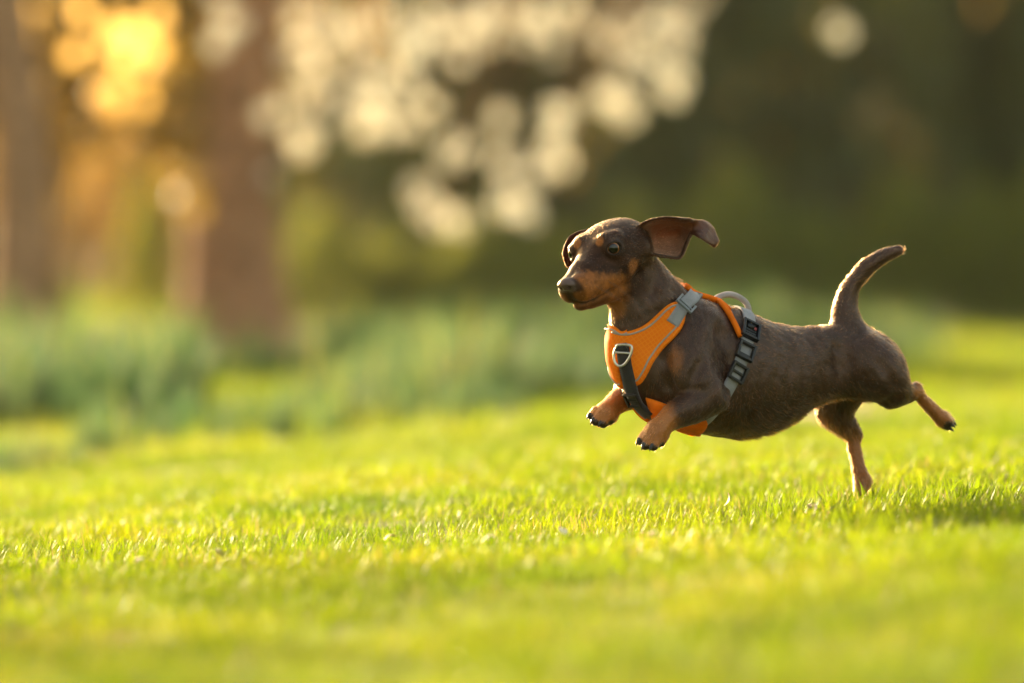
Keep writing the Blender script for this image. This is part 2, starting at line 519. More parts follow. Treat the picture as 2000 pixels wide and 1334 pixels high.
BLOOM = [(979, 234), (896, 288), (882, 300), (990, 322), (1053, 337), (1080, 283), (1094, 220), (1175, 190), (1205, 200), (1232, 218), (860, 427), (835, 405), (820, 373), (896, 432),
         (1035, 418), (995, 396), (842, 207), (806, 85), (675, 184), (700, 200), (743, 198), (760, 215), (603, 189), (590, 279), (545, 202), (716, 252), (918, 58), (950, 75), (1053, 36), (1193, 81), (1238, 90),
         (1319, 153), (1310, 175), (1323, 103), (1346, 27), (1265, 121), (1220, 45), (1640, 62), (425, 75), (405, 95), (455, 45), (520, 55), (480, 100), (505, 130), (560, 110), (620, 140), (640, 60), (700, 50), (580, 30), (750, 110), (680, 110),
         (770, 30), (850, 20), (870, 70), (1000, 15), (1110, 20), (1150, 60), (1290, 40), (1330, 60), (1215, 150), (640, 230), (520, 350), (1090, 310), (800, 160), (720, 150), (770, 250), (945, 20), (1030, 70), (600, 90)]
PETAL = leaf_material('cherry_petal', (0.84, 0.84, 0.80), (0.80, 0.79, 0.66), 0.45, 0.6, 0.10)
CENTRE = principled('cherry_flower_eye', (0.45, 0.32, 0.06), 0.8)
def cluster_mesh(seed):
    """a ball of five-petalled flowers"""
    r = np.random.default_rng(seed)
    co, tr_, sh = [], [], []
    for k in range(13):
        n_ = r.normal(0, 1, 3); n_ /= np.linalg.norm(n_)
        c = n_ * r.uniform(0.016, 0.036) * [1, 1, 0.85]
        e1 = np.cross(n_, r.normal(0, 1, 3)); e1 /= np.linalg.norm(e1); e2 = np.cross(n_, e1)
        for j in range(5):
            a = 2 * math.pi * j / 5 + r.uniform(-.15, .15)
            dd = math.cos(a) * e1 + math.sin(a) * e2; ss = np.cross(n_, dd)
            L, W = 0.021 * r.uniform(.85, 1.1), 0.018 * r.uniform(.85, 1.1)
            b0 = len(co)
            co += [c + dd * 0.002, c + dd * L * .55 - ss * W / 2 + n_ * .004, c + dd * L - ss * W * .28 + n_ * .007, c + dd * L + ss * W * .28 + n_ * .007, c + dd * L * .55 + ss * W / 2 + n_ * .004]
            tr_ += [(b0, b0 + 1, b0 + 2), (b0, b0 + 2, b0 + 3), (b0, b0 + 3, b0 + 4)]
            sh += [r.random()] * 5
    return leaf_mesh('blossom_cluster', (np.array(co), np.array(tr_), np.array(sh)), PETAL)
CLM = [cluster_mesh(200 + i) for i in range(5)]
rb = random.Random(11)
extra = [(rb.uniform(380, 900), rb.uniform(-60, 120)) for _ in range(20)] + [(rb.uniform(900, 1390), rb.uniform(-90, 10)) for _ in range(8)] + [(rb.uniform(500, 820), rb.uniform(110, 290)) for _ in range(4)] + [(rb.uniform(1050, 1340), rb.uniform(60, 240)) for _ in range(2)]
twigs = []
for i, (bx, by) in enumerate(BLOOM + extra):
    dd = TREE_D + rb.uniform(-0.7, 1.2)
    c = far(bx, by, dd)
    o = bpy.data.objects.new('blossom_cluster', CLM[i % 5]); link(o, cherry)
    o.location = Vector(c) - Vector(tb)
    o.rotation_euler = (rb.uniform(0, 6), rb.uniform(0, 6), rb.uniform(0, 6))
    o.scale = [rb.uniform(0.85, 1.2) * (1.25 if i < len(BLOOM) else 0.85)] * 3
    # a hanging twig up to the nearest limb
    best = min(((np.linalg.norm(np.array(p[:3]) - c), p) for row in MAIN for p in row[1:]), key=lambda t: t[0])[1]
    a = np.array(best[:3]); mid = (a * 0.45 + c * 0.55) + [0, 0, 0.25]
    twigs.append(limb([(*a, 0.012), (*mid, 0.008), (*c, 0.003)], 5, 4))
v, f = join(twigs)
tw = mesh_obj('twigs', v, f, BARK_R, cherry); tw['kind'] = 'stuff'

# golden young leaves with the low sky glinting through: the tree at the left edge
lb = far(35, 660, 20.0); lb[2] = float(ground_z(lb[0], lb[1]))
gold = empty('young_leaf_tree', lb)
tag(gold, 'tree at the left edge with golden young leaves lit by the low sun', 'tree')
lx, ly = lb[0], lb[1]
v, f = limb([(lx, ly, -0.05, 0.20), (lx, ly, 0.15, 0.13), (lx + 0.02, ly, 0.7, 0.105), (lx - 0.05, ly, 1.3, 0.095), (lx - 0.12, ly, 2.2, 0.085)], 14, 8, 0.05, 5)
mesh_obj('trunk', v, f, BARK_R, gold)
GL = [[(lx - .1, ly, 2.1, .07), (lx + .2, ly + .2, 2.5, .05), (lx + .6, ly + .4, 2.6, .03), (lx + .9, ly + .4, 2.4, .012)],
      [(lx - .1, ly, 2.1, .07), (lx - .5, ly, 2.6, .05), (lx - .9, ly + .2, 2.7, .03), (lx - 1.2, ly, 2.5, .012)],
      [(lx - .1, ly, 2.1, .07), (lx - .1, ly + .2, 2.9, .05), (lx + .1, ly + .4, 3.6, .02)]]
for i, row in enumerate(GL):
    v, f = limb(row, 8, 6, 0.05, 30 + i); mesh_obj('limb', v, f, BARK_R, gold)
rl = np.random.default_rng(31)
GAPS = [(48, 20, 38), (55, 70, 36), (46, 118, 32), (50, 160, 26), (213, 190, 44), (285, 195, 26), (292, 322, 34), (143, 105, 30), (262, 65, 34), (225, 55, 30), (300, 95, 30),
        (245, 118, 32), (160, 20, 26), (275, 150, 24), (205, 95, 22), (310, 30, 26), (90, 215, 12), (118, 300, 12), (150, 350, 11), (180, 330, 10), (215, 275, 13), (345, 300, 11), (30, 220, 10), (125, 205, 11)]
gx_, gy_ = rl.uniform(-260, 400, 9000), rl.uniform(-160, 420, 9000)
keep = np.ones(9000, bool)
edge_ = 320 + 70 * np.sin(gx_ * 0.021) + 35 * np.sin(gx_ * 0.07)
keep &= gy_ < edge_ + rl.normal(0, 26, 9000)
for a_, b_, c_ in GAPS:
    keep &= np.hypot(gx_ - a_, (gy_ - b_) * 0.85) > c_ * 0.76
cen = [np.array([far(u_, w_, d_) for u_, w_, d_ in zip(gx_[keep], gy_[keep], rl.uniform(20.12, 20.75, keep.sum()))])]
for k in range(40):
    c = np.array([lx + rl.normal(-.1, 0.7), ly + rl.normal(.1, 0.5), rl.uniform(2.0, 3.6)])
    cen.append(c + rl.normal(0, 1, (60, 3)) * 0.16)
GOLDL = leaf_material('young_gold_leaf', (0.11, 0.080, 0.022), (0.30, 0.20, 0.030), 0.55, 0.45)
cr = link(bpy.data.objects.new('crown', leaf_mesh('crown', leaves(np.vstack(cen), 0.060, 0.034, rl), GOLDL)), gold)
cr.location = -Vector(lb)

# evergreen shrubs that close the view
def shrub_mesh(seed, mat, nleaf, leaf, shell=0.25):
    """unit dome of leaves (radius 1, height 1), lumpy, open at the bottom"""
    r = np.random.default_rng(seed)
    d = r.normal(0, 1, (nleaf, 3)); d /= np.linalg.norm(d, axis=1, keepdims=True); d[:, 2] = np.abs(d[:, 2]) * 1.05 - 0.05
    lump = 1 + 0.18 * vnoise(d * 2.6 + seed, seed) + 0.10 * vnoise(d * 6 + seed, seed + 1)
    rad = lump * (1 - shell * r.random(nleaf) ** 1.6)
    c = d * rad[:, None]
    c[:, 2] = np.maximum(c[:, 2], 0.02)
    return leaf_mesh('leaves', leaves(c, leaf, leaf * 0.42, r, 0.5), mat)
DARKL = leaf_material('evergreen_leaf', (0.105, 0.125, 0.042), (0.17, 0.19, 0.03), 0.3, 0.55)
LIGHTL = leaf_material('laurel_leaf', (0.17, 0.19, 0.030), (0.36, 0.38, 0.04), 0.4, 0.5)
BRONZE = leaf_material('hedge_leaf', (0.11, 0.075, 0.026), (0.34, 0.20, 0.045), 0.5, 0.6)
FRESH = leaf_material('fresh_leaf', (0.16, 0.17, 0.030), (0.42, 0.42, 0.05), 0.5, 0.5)
SH_D = [shrub_mesh(300 + i, DARKL, 6500, 0.085) for i in range(3)]
SH_L = [shrub_mesh(310 + i, LIGHTL, 4200, 0.11) for i in range(3)]
SH_B = [shrub_mesh(320 + i, BRONZE, 5200, 0.07) for i in range(2)]
SH_F = [shrub_mesh(330 + i, FRESH, 2600, 0.14) for i in range(2)]
stem_v, stem_f = join([limb([(0, 0, -0.03, .05), (.05 * math.cos(a), .05 * math.sin(a), .2, .035), (.35 * math.cos(a), .35 * math.sin(a), .62, .012)], 6, 4) for a in (0.3, 1.7, 2.9, 4.2, 5.4)])
stem_me = bpy.data.meshes.new('stems'); stem_me.from_pydata([tuple(p) for p in stem_v], [], stem_f); stem_me.materials.append(BARK_G)
def shrub(name, me, x, y, rx, ry, h, rot, label, group=None):
    e = empty(name, (x, y, float(ground_z(x, y))))
    e.rotation_euler = (0, 0, rot); e.scale = (rx, ry, h)
    link(bpy.data.objects.new('leaves', me), e)
    link(bpy.data.objects.new('stems', stem_me), e)
    return tag(e, label, 'shrub', group)
rs = random.Random(17)
ORD = ['first', 'second', 'third', 'fourth', 'fifth', 'sixth', 'seventh', 'eighth', 'ninth', 'tenth']
GRP = 'tall dark evergreen shrubs closing the view'
for i, x in enumerate(np.arange(-0.80, 5.6, 0.88)):
    shrub('evergreen_shrub', SH_D[i % 3], x + rs.uniform(-.12, .12), 32.6 + rs.uniform(-.5, .7), 1.05, 1.1, rs.uniform(2.8, 3.6), rs.uniform(0, 6),
          'tall dark evergreen shrub, %s from the cherry trunk in the shaded row behind' % ORD[i], GRP)
GRP2 = 'low green laurels in front of the dark shrubs'
for i, (px_, h) in enumerate(((620, .62), (780, .52), (940, .58), (1100, .50), (1260, .70), (1420, .85), (1580, .62), (1740, .80), (1900, .75), (2060, .9))):
    p = far(px_, 600, 30.6 + rs.uniform(-.3, .3))
    shrub('laurel_shrub', SH_L[i % 3], p[0], p[1], rs.uniform(.30, .42), .35, h * rs.uniform(.95, 1.05), rs.uniform(0, 6),
          'low olive-green laurel, %s from the left in front of the dark shrubs' % ORD[i], GRP2)
# bronze hedge far off at the left, below the bright sky
for i, x in enumerate(np.arange(-1.0, -8.4, -0.8)):
    shrub('bronze_hedge_bush', SH_B[i % 2], x, 46 + rs.uniform(-.3, .3), 0.75, 0.7, rs.uniform(1.45, 1.65), rs.uniform(0, 6),
          'bronze-leaved hedge bush far off, %s leftwards from the cherry trunk' % ORD[i], 'bronze hedge far off at the left')
p = far(285, 650, 34)
shrub('fresh_green_shrub', SH_F[0], p[0], p[1], 0.13, 0.2, 0.85, 1.0, 'slim sunlit yellow-green shrub between the two trunks')
p = far(5, 690, 23.0)
shrub('dark_bush', SH_D[1], p[0], p[1], 0.24, 0.3, 0.50, 2.0, 'rounded dark green bush at the left edge beside the daffodil leaves')

# unseen loose-crowned tree, added at the left so its shade dapples the foreground
sx_, sy_ = -8.0, 19.0
shade = empty('added_shade_tree', (sx_, sy_, float(ground_z(sx_, sy_))))
tag(shade, 'unseen loose-crowned tree added off to the left to shade the foreground lawn', 'tree')
v, f = limb([(sx_, sy_, -0.4, .12), (sx_, sy_, .4, .08), (sx_ + .05, sy_, 1.4, .065), (sx_, sy_, 2.6, .05), (sx_ + .05, sy_, 4.0, .015)], 10, 6, .05, 77)
mesh_obj('trunk', v, f, BARK_G, shade)
for k in range(6):
    a = k * 1.05
    v, f = limb([(sx_, sy_, 1.6 + .25 * k, .04), (sx_ + .5 * math.cos(a), sy_ + .5 * math.sin(a), 2.1 + .25 * k, .025), (sx_ + 1.05 * math.cos(a), sy_ + 1.05 * math.sin(a), 2.3 + .25 * k, .008)], 7, 5)
    mesh_obj('limb', v, f, BARK_G, shade)
dd_ = rl.normal(0, 1, (60, 3)); dd_ /= np.linalg.norm(dd_, axis=1, keepdims=True)
cc_ = np.array([sx_, sy_, 3.1]) + dd_ * rl.random((60, 1)) ** 0.4 * [1.15, 1.15, 1.15]
cen = np.vstack([c + rl.normal(0, 0.13, (17, 3)) for c in cc_])
cr = link(bpy.data.objects.new('crown', leaf_mesh('crown', leaves(cen, 0.085, 0.05, rl), FRESH)), shade)
cr.location = -Vector(shade.location)

# pale petals and bits lying in the turf
PM = principled('fallen_petal', (0.75, 0.62, 0.48), 0.7)
for (a, b_, dd) in ((1585, 988, 7.75), (1272, 1056, 7.25), (1580, 1002, 7.7), (1425, 965, 8.0), (268, 1062, 7.3), (430, 1062, 7.4), (1100, 1035, 7.5), (950, 1045, 7.4), (760, 1030, 7.6), (1345, 1070, 7.1)):
    c = far(a, b_, dd); gz0 = float(ground_z(c[0], c[1]))
    c[2] = gz0 + 0.030
    r = rs
    d = Vector((r.uniform(-1, 1), r.uniform(-1, 1), r.uniform(.1, .7))).normalized()
    sd_ = d.cross(Vector((r.uniform(-1, 1), .2, 1))).normalized(); n_ = d.cross(sd_)
    L, W = 0.019, 0.013
    vv_ = []
    for t in (0, .25, .5, .75, 1):
        wv = W * math.sin(math.pi * (0.12 + 0.82 * t)); cup = 0.004 * (2 * t - 1) ** 2
        for s_ in (-1, 0, 1):
            vv_.append(Vector(c) + d * (L * (t - .5)) + sd_ * (wv * .5 * s_) + n_ * (cup + .0015 * abs(s_)))
    ff = [(3 * i + j, 3 * i + j + 1, 3 * i + j + 4, 3 * i + j + 3) for i in range(4) for j in range(2)]
    tag(mesh_obj('fallen_petal', [tuple(x) for x in vv_], ff, PM), 'pale cherry petal lying in the short grass', 'petal', 'petals fallen on the lawn')

# ------------------------------------------------------------------ evening air
hx, hy0, hy1, hz0, hz1 = 70.0, -6.0, 110.0, -2.2, 6.5
hv_ = [(x, y, z) for x in (-hx, hx) for y in (hy0, hy1) for z in (hz0, hz1)]
hf_ = [(0, 1, 3, 2), (4, 6, 7, 5), (0, 4, 5, 1), (2, 3, 7, 6), (0, 2, 6, 4), (1, 5, 7, 3)]
N = Nodes('evening_air')
pvn = N.n('ShaderNodeVolumePrincipled')
pvn.inputs['Color'].default_value = (0.95, 0.93, 0.90, 1)
pvn.inputs['Density'].default_value = 0.00016
pvn.inputs['Anisotropy'].default_value = 0.55
N.l(pvn.outputs[0], N.out.inputs['Volume'])
tag(mesh_obj('haze', hv_, hf_, N.m, smooth=False), 'thin warm evening haze over the garden', 'haze', kind='stuff')

# ================================================================== the dog
def frame(yaw, pitch, roll):
    """forward, left, up of something that faces left-and-towards the viewer by yaw degrees"""
    y, p, r = (math.radians(a) for a in (yaw, pitch, roll))
    f = np.array([-math.cos(y) * math.cos(p), -math.sin(y) * math.cos(p), -math.sin(p)])
    l = np.array([math.sin(y), -math.cos(y), 0.0])
    u = np.cross(f, l)
    l2 = l * math.cos(r) + u * math.sin(r)
    return f, l2, np.cross(f, l2)

BODY_L = np.array([0.5, -0.866, 0.0])          # the dog's left
HEAD_O = P(1192, 476, -125)
HF, HL, HU = frame(55, 18, 6)
HS = 1.22e-3
HEAD_O = HEAD_O - 0.06e-3 * (34 * HF + 3 * HU)                                    # head modelled in millimetres, a little larger
def H(x, y, z):
    return HEAD_O + HS * (x * HF + y * HL + z * HU)

VOX = 0.0019
lo = P(1060, 980, -230) - 0.01
hi = P(1885, 405, 260) + 0.01
lo[1] = FOCUS - 0.20; hi[1] = FOCUS + 0.21
gx, gy, gz = (np.arange(lo[i], hi[i], VOX) for i in range(3))
SD = np.full((len(gx), len(gy), len(gz)), 1.0, dtype=np.float32)

def box_slice(mn, mx):
    s = []
    for ax, a, b in zip((gx, gy, gz), mn, mx):
        s.append(slice(max(0, int(np.searchsorted(ax, a)) - 1), int(np.searchsorted(ax, b)) + 1))
    return tuple(s)

def pts(s):
    a, b, c = np.meshgrid(gx[s[0]], gy[s[1]], gz[s[2]], indexing='ij')
    return np.stack([a, b, c], -1).astype(np.float32)

def smin(a, b, k):
    h = np.maximum(k - np.abs(a - b), 0) / k
    return np.minimum(a, b) - h * h * k * 0.25

def smax(a, b, k):
    return -smin(-a, -b, k)

def seg_d(p, a, b, ra, rb):
    ba = (b - a).astype(np.float32)
    pa = p - a.astype(np.float32)
    t = np.clip((pa @ ba) / max(float(ba @ ba), 1e-12), 0, 1)
    q = pa - t[..., None] * ba
    return np.sqrt((q * q).sum(-1)) - (ra + (rb - ra) * t)

def catmull(pr, n):
    pr = np.asarray(pr, float)
    if len(pr) < 3: 
        t = np.linspace(0, 1, n + 1)[:, None]
        return pr[0] * (1 - t) + pr[-1] * t
    e = np.vstack([2 * pr[0] - pr[1], pr, 2 * pr[-1] - pr[-2]])
    out = []
    for i in range(len(pr) - 1):
        p0, p1, p2, p3 = e[i:i + 4]
        for t in np.linspace(0, 1, n, endpoint=False):
            out.append(0.5 * (2 * p1 + (p2 - p0) * t + (2 * p0 - 5 * p1 + 4 * p2 - p3) * t * t + (3 * p1 - p0 - 3 * p2 + p3) * t ** 3))
    out.append(pr[-1])
    return np.array(out)

BONES = []          # (a, b, direction) for the lie of the coat
def tube(rows, k, n=3, flat=None, bone=True):
    """rows of (place, radius); smooth tapering limb merged into the body field"""
    pr = np.array([list(p) + [r] for p, r in rows])
    q = catmull(pr, n)
    M = np.eye(3)
    if flat is not None:
        d, fac = flat
        d = d / np.linalg.norm(d)
        M = np.eye(3) + (1 / fac - 1) * np.outer(d, d)
    R = q[:, 3].max() + k + 0.006
    s = box_slice(q[:, :3].min(0) - R, q[:, :3].max(0) + R)
    p = pts(s) @ M.T.astype(np.float32)
    c = q[:, :3] @ M.T
    d = None
    for i in range(len(q) - 1):
        e = seg_d(p, c[i], c[i + 1], q[i, 3], q[i + 1, 3])
        d = e if d is None else np.minimum(d, e)
    SD[s] = smin(SD[s], d, k)
    if bone:
        for i in range(len(pr) - 1):
            v = pr[i + 1, :3] - pr[i, :3]
            BONES.append((pr[i, :3], pr[i + 1, :3], v / (np.linalg.norm(v) + 1e-9)))

def rpx(r): return r * PX

def Tpx(rows, k, **kw):
    tube([(P(a, b, c), rpx(r)) for a, b, c, r in rows], rpx(k), **kw)

# trunk, from breast to pelvis
Tpx([(1262, 708, -100, 62), (1300, 722, -80, 84), (1350, 730, -52, 106), (1410, 733, -15, 121), (1485, 745, 32, 105),
     (1560, 719, 76, 82), (1630, 702, 116, 66), (1692, 712, 150, 58)], 10, flat=(BODY_L, 0.80))
# neck
Tpx([(1233, 512, -98, 47), (1256, 550, -92, 52), (1282, 598, -82, 64), (1318, 660, -64, 82)], 24)
BONES[-3:] = [(a, b, d) for a, b, d in BONES[-3:]]
# throat
Tpx([(1196, 560, -128, 30), (1232, 596, -112, 37), (1252, 650, -100, 47)], 26, bone=False)
# breastbone and withers
Tpx([(1226, 625, -112, 30), (1228, 690, -112, 36), (1290, 770, -85, 50)], 30, bone=False)
Tpx([(1372, 632, -38, 44), (1440, 662, 5, 52), (1510, 690, 45, 50)], 34, bone=False)
SDT = SD.copy()        # trunk alone, for the straps that run under the legs
# near shoulder blade and foreleg
Tpx([(1372, 640, -78, 40), (1345, 690, -118, 46), (1352, 735, -138, 46), (1388, 772, -140, 36)], 30)
Tpx([(1392, 774, -142, 30), (1362, 790, -156, 33), (1325, 807, -176, 28), (1298, 826, -190, 22), (1281, 846, -198, 22)], 12)
Tpx([(1396, 766, -144, 20), (1413, 788, -140, 9)], 10, bone=False)
Tpx([(1283, 842, -196, 22), (1269, 858, -204, 19)], 8, bone=False)
for a, b, c, r in ((1251, 862, -206, 8.6), (1261, 871, -216, 9.2), (1277, 873, -216, 9.2), (1290, 866, -204, 8.4)):
    Tpx([(a + 8, b - 14, c + 4, 9), (a, b, c, r)], 2.5, bone=False)
# far shoulder and foreleg
Tpx([(1262, 700, -60, 44), (1240, 738, -44, 40), (1236, 766, -34, 30)], 26)
Tpx([(1240, 770, -34, 26), (1216, 779, -58, 25), (1197, 793, -80, 21), (1185, 808, -92, 22)], 10)
Tpx([(1186, 806, -92, 22), (1175, 816, -98, 18)], 8, bone=False)
for a, b, c, r in ((1156, 813, -98, 8.4), (1163, 823, -108, 9), (1178, 828, -110, 9), (1191, 822, -100, 8.2)):
    Tpx([(a + 8, b - 12, c + 4, 9), (a, b, c, r)], 2.5, bone=False)
# near thigh, shank and hind foot stretched out behind
Tpx([(1690, 706, 112, 58), (1716, 728, 102, 55), (1744, 760, 108, 37)], 15)
Tpx([(1742, 762, 114, 34), (1768, 768, 132, 22), (1789, 764, 150, 15)], 12)
Tpx([(1787, 762, 150, 13), (1806, 785, 162, 12.5), (1830, 808, 174, 13.5), (1845, 822, 180, 15)], 7)
Tpx([(1782, 764, 148, 12), (1791, 754, 152, 8)], 6, bone=False)
for a, b, c, r in ((1853, 826, 172, 9), (1850, 833, 178, 9), (1856, 822, 186, 9)):
    Tpx([(a - 12, b - 10, c, 11), (a, b, c, r)], 4, bone=False)
# far hind leg, planted
Tpx([(1668, 730, 176, 52), (1640, 770, 190, 44), (1626, 804, 196, 30)], 18)
Tpx([(1626, 800, 196, 34), (1648, 828, 206, 27), (1668, 850, 214, 16)], 10)
Tpx([(1667, 846, 214, 13), (1668, 872, 210, 13.5), (1676, 908, 206, 13.5), (1685, 942, 200, 15)], 7)
Tpx([(1664, 846, 214, 12), (1676, 850, 218, 8)], 6, bone=False)
Tpx([(1685, 940, 200, 17), (1679, 962, 186, 12)], 8, bone=False)
# tail
Tpx([(1660, 660, 136, 38), (1650, 618, 140, 28), (1652, 590, 146, 23), (1664, 558, 152, 18.5), (1687, 527, 160, 16.5), (1720, 503, 168, 14.5), (1754, 489, 174, 10.5)], 20)
# pelvis bone and buttock
Tpx([(1700, 690, 150, 42), (1722, 704, 140, 40)], 26, bone=False)
# belly skin fold to the thigh
Tpx([(1590, 748, 78, 38), (1680, 738, 108, 38)], 24, bone=False)

# ---------------------------------------------------------------- head, in its own millimetres
s = box_slice(P(1060, 660, 0) * [1, 0, 1] + [0, FOCUS - .2, 0], P(1300, 415, 0) * [1, 0, 1] + [0, FOCUS + .03, 0])
hp = (pts(s) - HEAD_O.astype(np.float32)) / HS
hp = np.stack([hp @ HF.astype(np.float32), hp @ HL.astype(np.float32), hp @ HU.astype(np.float32)], -1)
ay = np.abs(hp[..., 1])
hs = np.stack([hp[..., 0], ay, hp[..., 2]], -1)      # the head is symmetrical
V = lambda *a: np.array(a, float)
def ell(c, r, p=None):
    q = ((hs if p is None else p) - V(*c).astype(np.float32)) / V(*r).astype(np.float32)
    n = np.sqrt((q * q).sum(-1))
    return (n - 1) * min(r)
def cap(a, b, ra, rb):
    return seg_d(hs, V(*a), V(*b), ra, rb)
d = ell((-7, 0, -2), (43, 37, 27))
d = smin(d, ell((15, 0, -1), (32, 30, 22)), 14)
d = smin(d, cap((-8, 22, -16), (20, 20, -20), 21, 17), 14)           # cheeks
d = smin(d, cap((26, 0, -10), (62, 0, -14), 21, 16.5), 12)             # bridge
d = smin(d, cap((50, 6, -19), (89, 5.5, -23), 17.3, 13.6), 8)          # muzzle
d = smin(d, cap((22, 14, -27), (84, 7.5, -29), 18.5, 14), 8)           # lips
jaw = cap((-8, 10, -44), (72, 4, -45), 20, 10)
jaw = smin(jaw, ell((84, 0, -44), (11, 9.5, 8.5)), 6)
d = smin(d, jaw, 3.0)
d = smin(d, cap((34, 17, 13), (22, 25, 12), 7, 6.5), 9)                # brow
d = smax(d, -cap((52, 0, 16), (30, 0, 30), 2.0, 2.0), 10)            # furrow
# nose pad
nose = ell((102, 0, -15), (9, 9.2, 7.4))
nose = smin(nose, ell((100.5, 6, -17), (8.5, 5.2, 5.4)), 3)
d = smin(d, nose, 2.5)
d = smax(d, -cap((112, 4.4, -18.5), (103, 6.0, -18), 2.9, 2.3), 1.0)  # nostrils
d = smax(d, -cap((110, 9.2, -19.5), (102, 11, -19.5), 1.3, 1.0), 1.0)
d = smax(d, -cap((114, 0, -21), (106, 0, -33), 1.0, 1.0), 1.5)      # philtrum
# mouth line
ml = None
mouth = [(101, 0, -38.5), (96, 5, -41), (88, 10, -43), (77, 14.5, -43.8), (67, 18.5, -43.2), (60, 21.5, -42), (56, 23, -40)]
for a, b in zip(mouth[:-1], mouth[1:]):
    e = cap(a, b, 1.4, 1.4)
    ml = e if ml is None else np.minimum(ml, e)
d = smax(d, -ml, 2.5)
# eyes: swollen lids, then an almond opening
EYE = (34.0, 26.0, 3.0); EYE_R = 9.0
EYE_DIR = V(0.66, 0.72, 0.06); EYE_DIR /= np.linalg.norm(EYE_DIR)
eq = hs - V(*EYE).astype(np.float32)
lid = np.sqrt((eq * eq).sum(-1)) - (EYE_R + 2.3)
d = smin(d, lid, 6)
e1 = np.cross(V(0, 0, 1), EYE_DIR); e1 /= np.linalg.norm(e1); e2 = np.cross(EYE_DIR, e1)
ea, eb, ec = eq @ EYE_DIR.astype(np.float32), eq @ e1.astype(np.float32), eq @ e2.astype(np.float32)
op = np.maximum(np.sqrt((eb / 1.18) ** 2 + (ec / 0.92) ** 2) - 6.7, 2.0 - ea)
d = smax(d, -op, 1.6)
d = d * HS
# neck side of the skull flows into the neck; nearer limbs are not touched
SD[s] = smin(SD[s], d.astype(np.float32), rpx(9))
BONES += [(H(105, 0, -20), H(30, 0, 0), -HF), (H(30, 0, 5), H(-40, 0, 10), -HF), (H(60, 0, -30), H(0, 0, -30), -HF)]

# ---------------------------------------------------------------- ears: bent leaves of skin
def ear(rows, r, k, nu=60, nv=40):
    g = np.array([[P(*c) for c in row] for row in rows])          # [u][v][3]
    gu = np.stack([catmull(g[:, j], 12) for j in range(g.shape[1])], 1)
    gg = np.stack([catmull(gu[i], 14) for i in range(gu.shape[0])], 0)
    pt = gg.reshape(-1, 3)
    s = box_slice(pt.min(0) - .012, pt.max(0) + .012)
    p = pts(s); sh = p.shape[:3]; p = p.reshape(-1, 3)
    d = np.full(len(p), 1.0, np.float32)
    pt = pt.astype(np.float32)
    p2 = (p * p).sum(1); q2 = (pt * pt).sum(1)
    c0 = pt.mean(0); p = p - c0; pt = pt - c0
    p2 = (p * p).sum(1); q2 = (pt * pt).sum(1)
    for i in range(0, len(p), 20000):
        dd = p2[i:i + 20000, None] + q2[None] - 2 * p[i:i + 20000] @ pt.T
        d[i:i + 20000] = np.sqrt(np.maximum(dd.min(1), 0))
    d = d.reshape(sh) - r
    SD[s] = smin(SD[s], d, k)
    m = gg.shape[1] // 2
    BONES.append((gg[0, m], gg[gg.shape[0] // 2, m], (gg[gg.shape[0] // 2, m] - gg[0, m]) / np.linalg.norm(gg[gg.shape[0] // 2, m] - gg[0, m])))
    BONES.append((gg[gg.shape[0] // 2, m], gg[-1, m], (gg[-1, m] - gg[gg.shape[0] // 2, m]) / np.linalg.norm(gg[-1, m] - gg[gg.shape[0] // 2, m])))
    return gg
EAR_NEAR = ear([
    [(1240, 446, -140), (1246, 452, -138), (1250, 466, -140), (1254, 480, -146), (1258, 490, -150)],
    [(1266, 431, -152), (1270, 438, -120), (1272, 462, -92), (1274, 487, -108), (1276, 498, -142)],
    [(1296, 424, -156), (1300, 431, -112), (1302, 460, -60), (1302, 490, -88), (1302, 503, -132)],
    [(1324, 426, -150), (1326, 432, -106), (1326, 456, -58), (1326, 487, -84), (1328, 504, -126)],
    [(1342, 428, -134), (1342, 436, -104), (1342, 449, -86), (1340, 468, -92), (1340, 480, -110)],
    [(1357, 430, -112), (1356, 436, -108), (1355, 444, -104), (1353, 451, -104), (1351, 458, -108)],
    [(1380, 433, -72), (1379, 440, -84), (1376, 450, -98), (1373, 458, -110), (1369, 466, -122)],
    [(1392, 446, -66), (1391, 453, -76), (1389, 461, -86), (1386, 468, -96), (1383, 474, -106)],
    [(1402, 470, -78), (1401, 473, -82), (1399, 476, -86), (1397, 479, -88), (1395, 481, -90)]], 0.0020, 0.004)
EAR_FAR = ear([
    [(1150, 448, -80), (1146, 466, -84), (1144, 490, -88)],
    [(1128, 454, -72), (1126, 480, -72), (1126, 508, -76)],
    [(1112, 464, -74), (1109, 488, -72), (1112, 520, -76)],
    [(1104, 480, -82), (1101, 497, -82), (1106, 516, -84)]], 0.0021, 0.005)

def tri(F, p):
    """field value at places (trilinear)"""
    g = (np.asarray(p) - np.array([gx[0], gy[0], gz[0]])) / VOX
    g = np.clip(g, 0, np.array(F.shape) - 1.001)
    i = g.astype(int); f = g - i
    r = 0
    for dx in (0, 1):
        for dy in (0, 1):
            for dz in (0, 1):
                w = (f[:, 0] if dx else 1 - f[:, 0]) * (f[:, 1] if dy else 1 - f[:, 1]) * (f[:, 2] if dz else 1 - f[:, 2])
                r = r + w * F[i[:, 0] + dx, i[:, 1] + dy, i[:, 2] + dz]
    return r
def grad(F, p, e=0.003):
    g = np.stack([tri(F, p + e * np.eye(3)[k]) - tri(F, p - e * np.eye(3)[k]) for k in range(3)], 1)
    return g / (np.linalg.norm(g, axis=1, keepdims=True) + 1e-9)
def settle(F, p, n=6, level=0.0):
    p = np.array(p, float)
    for _ in range(n):
        d = np.clip(tri(F, p) - level, -0.006, 0.006)
        p = p - d[:, None] * grad(F, p)
    return p
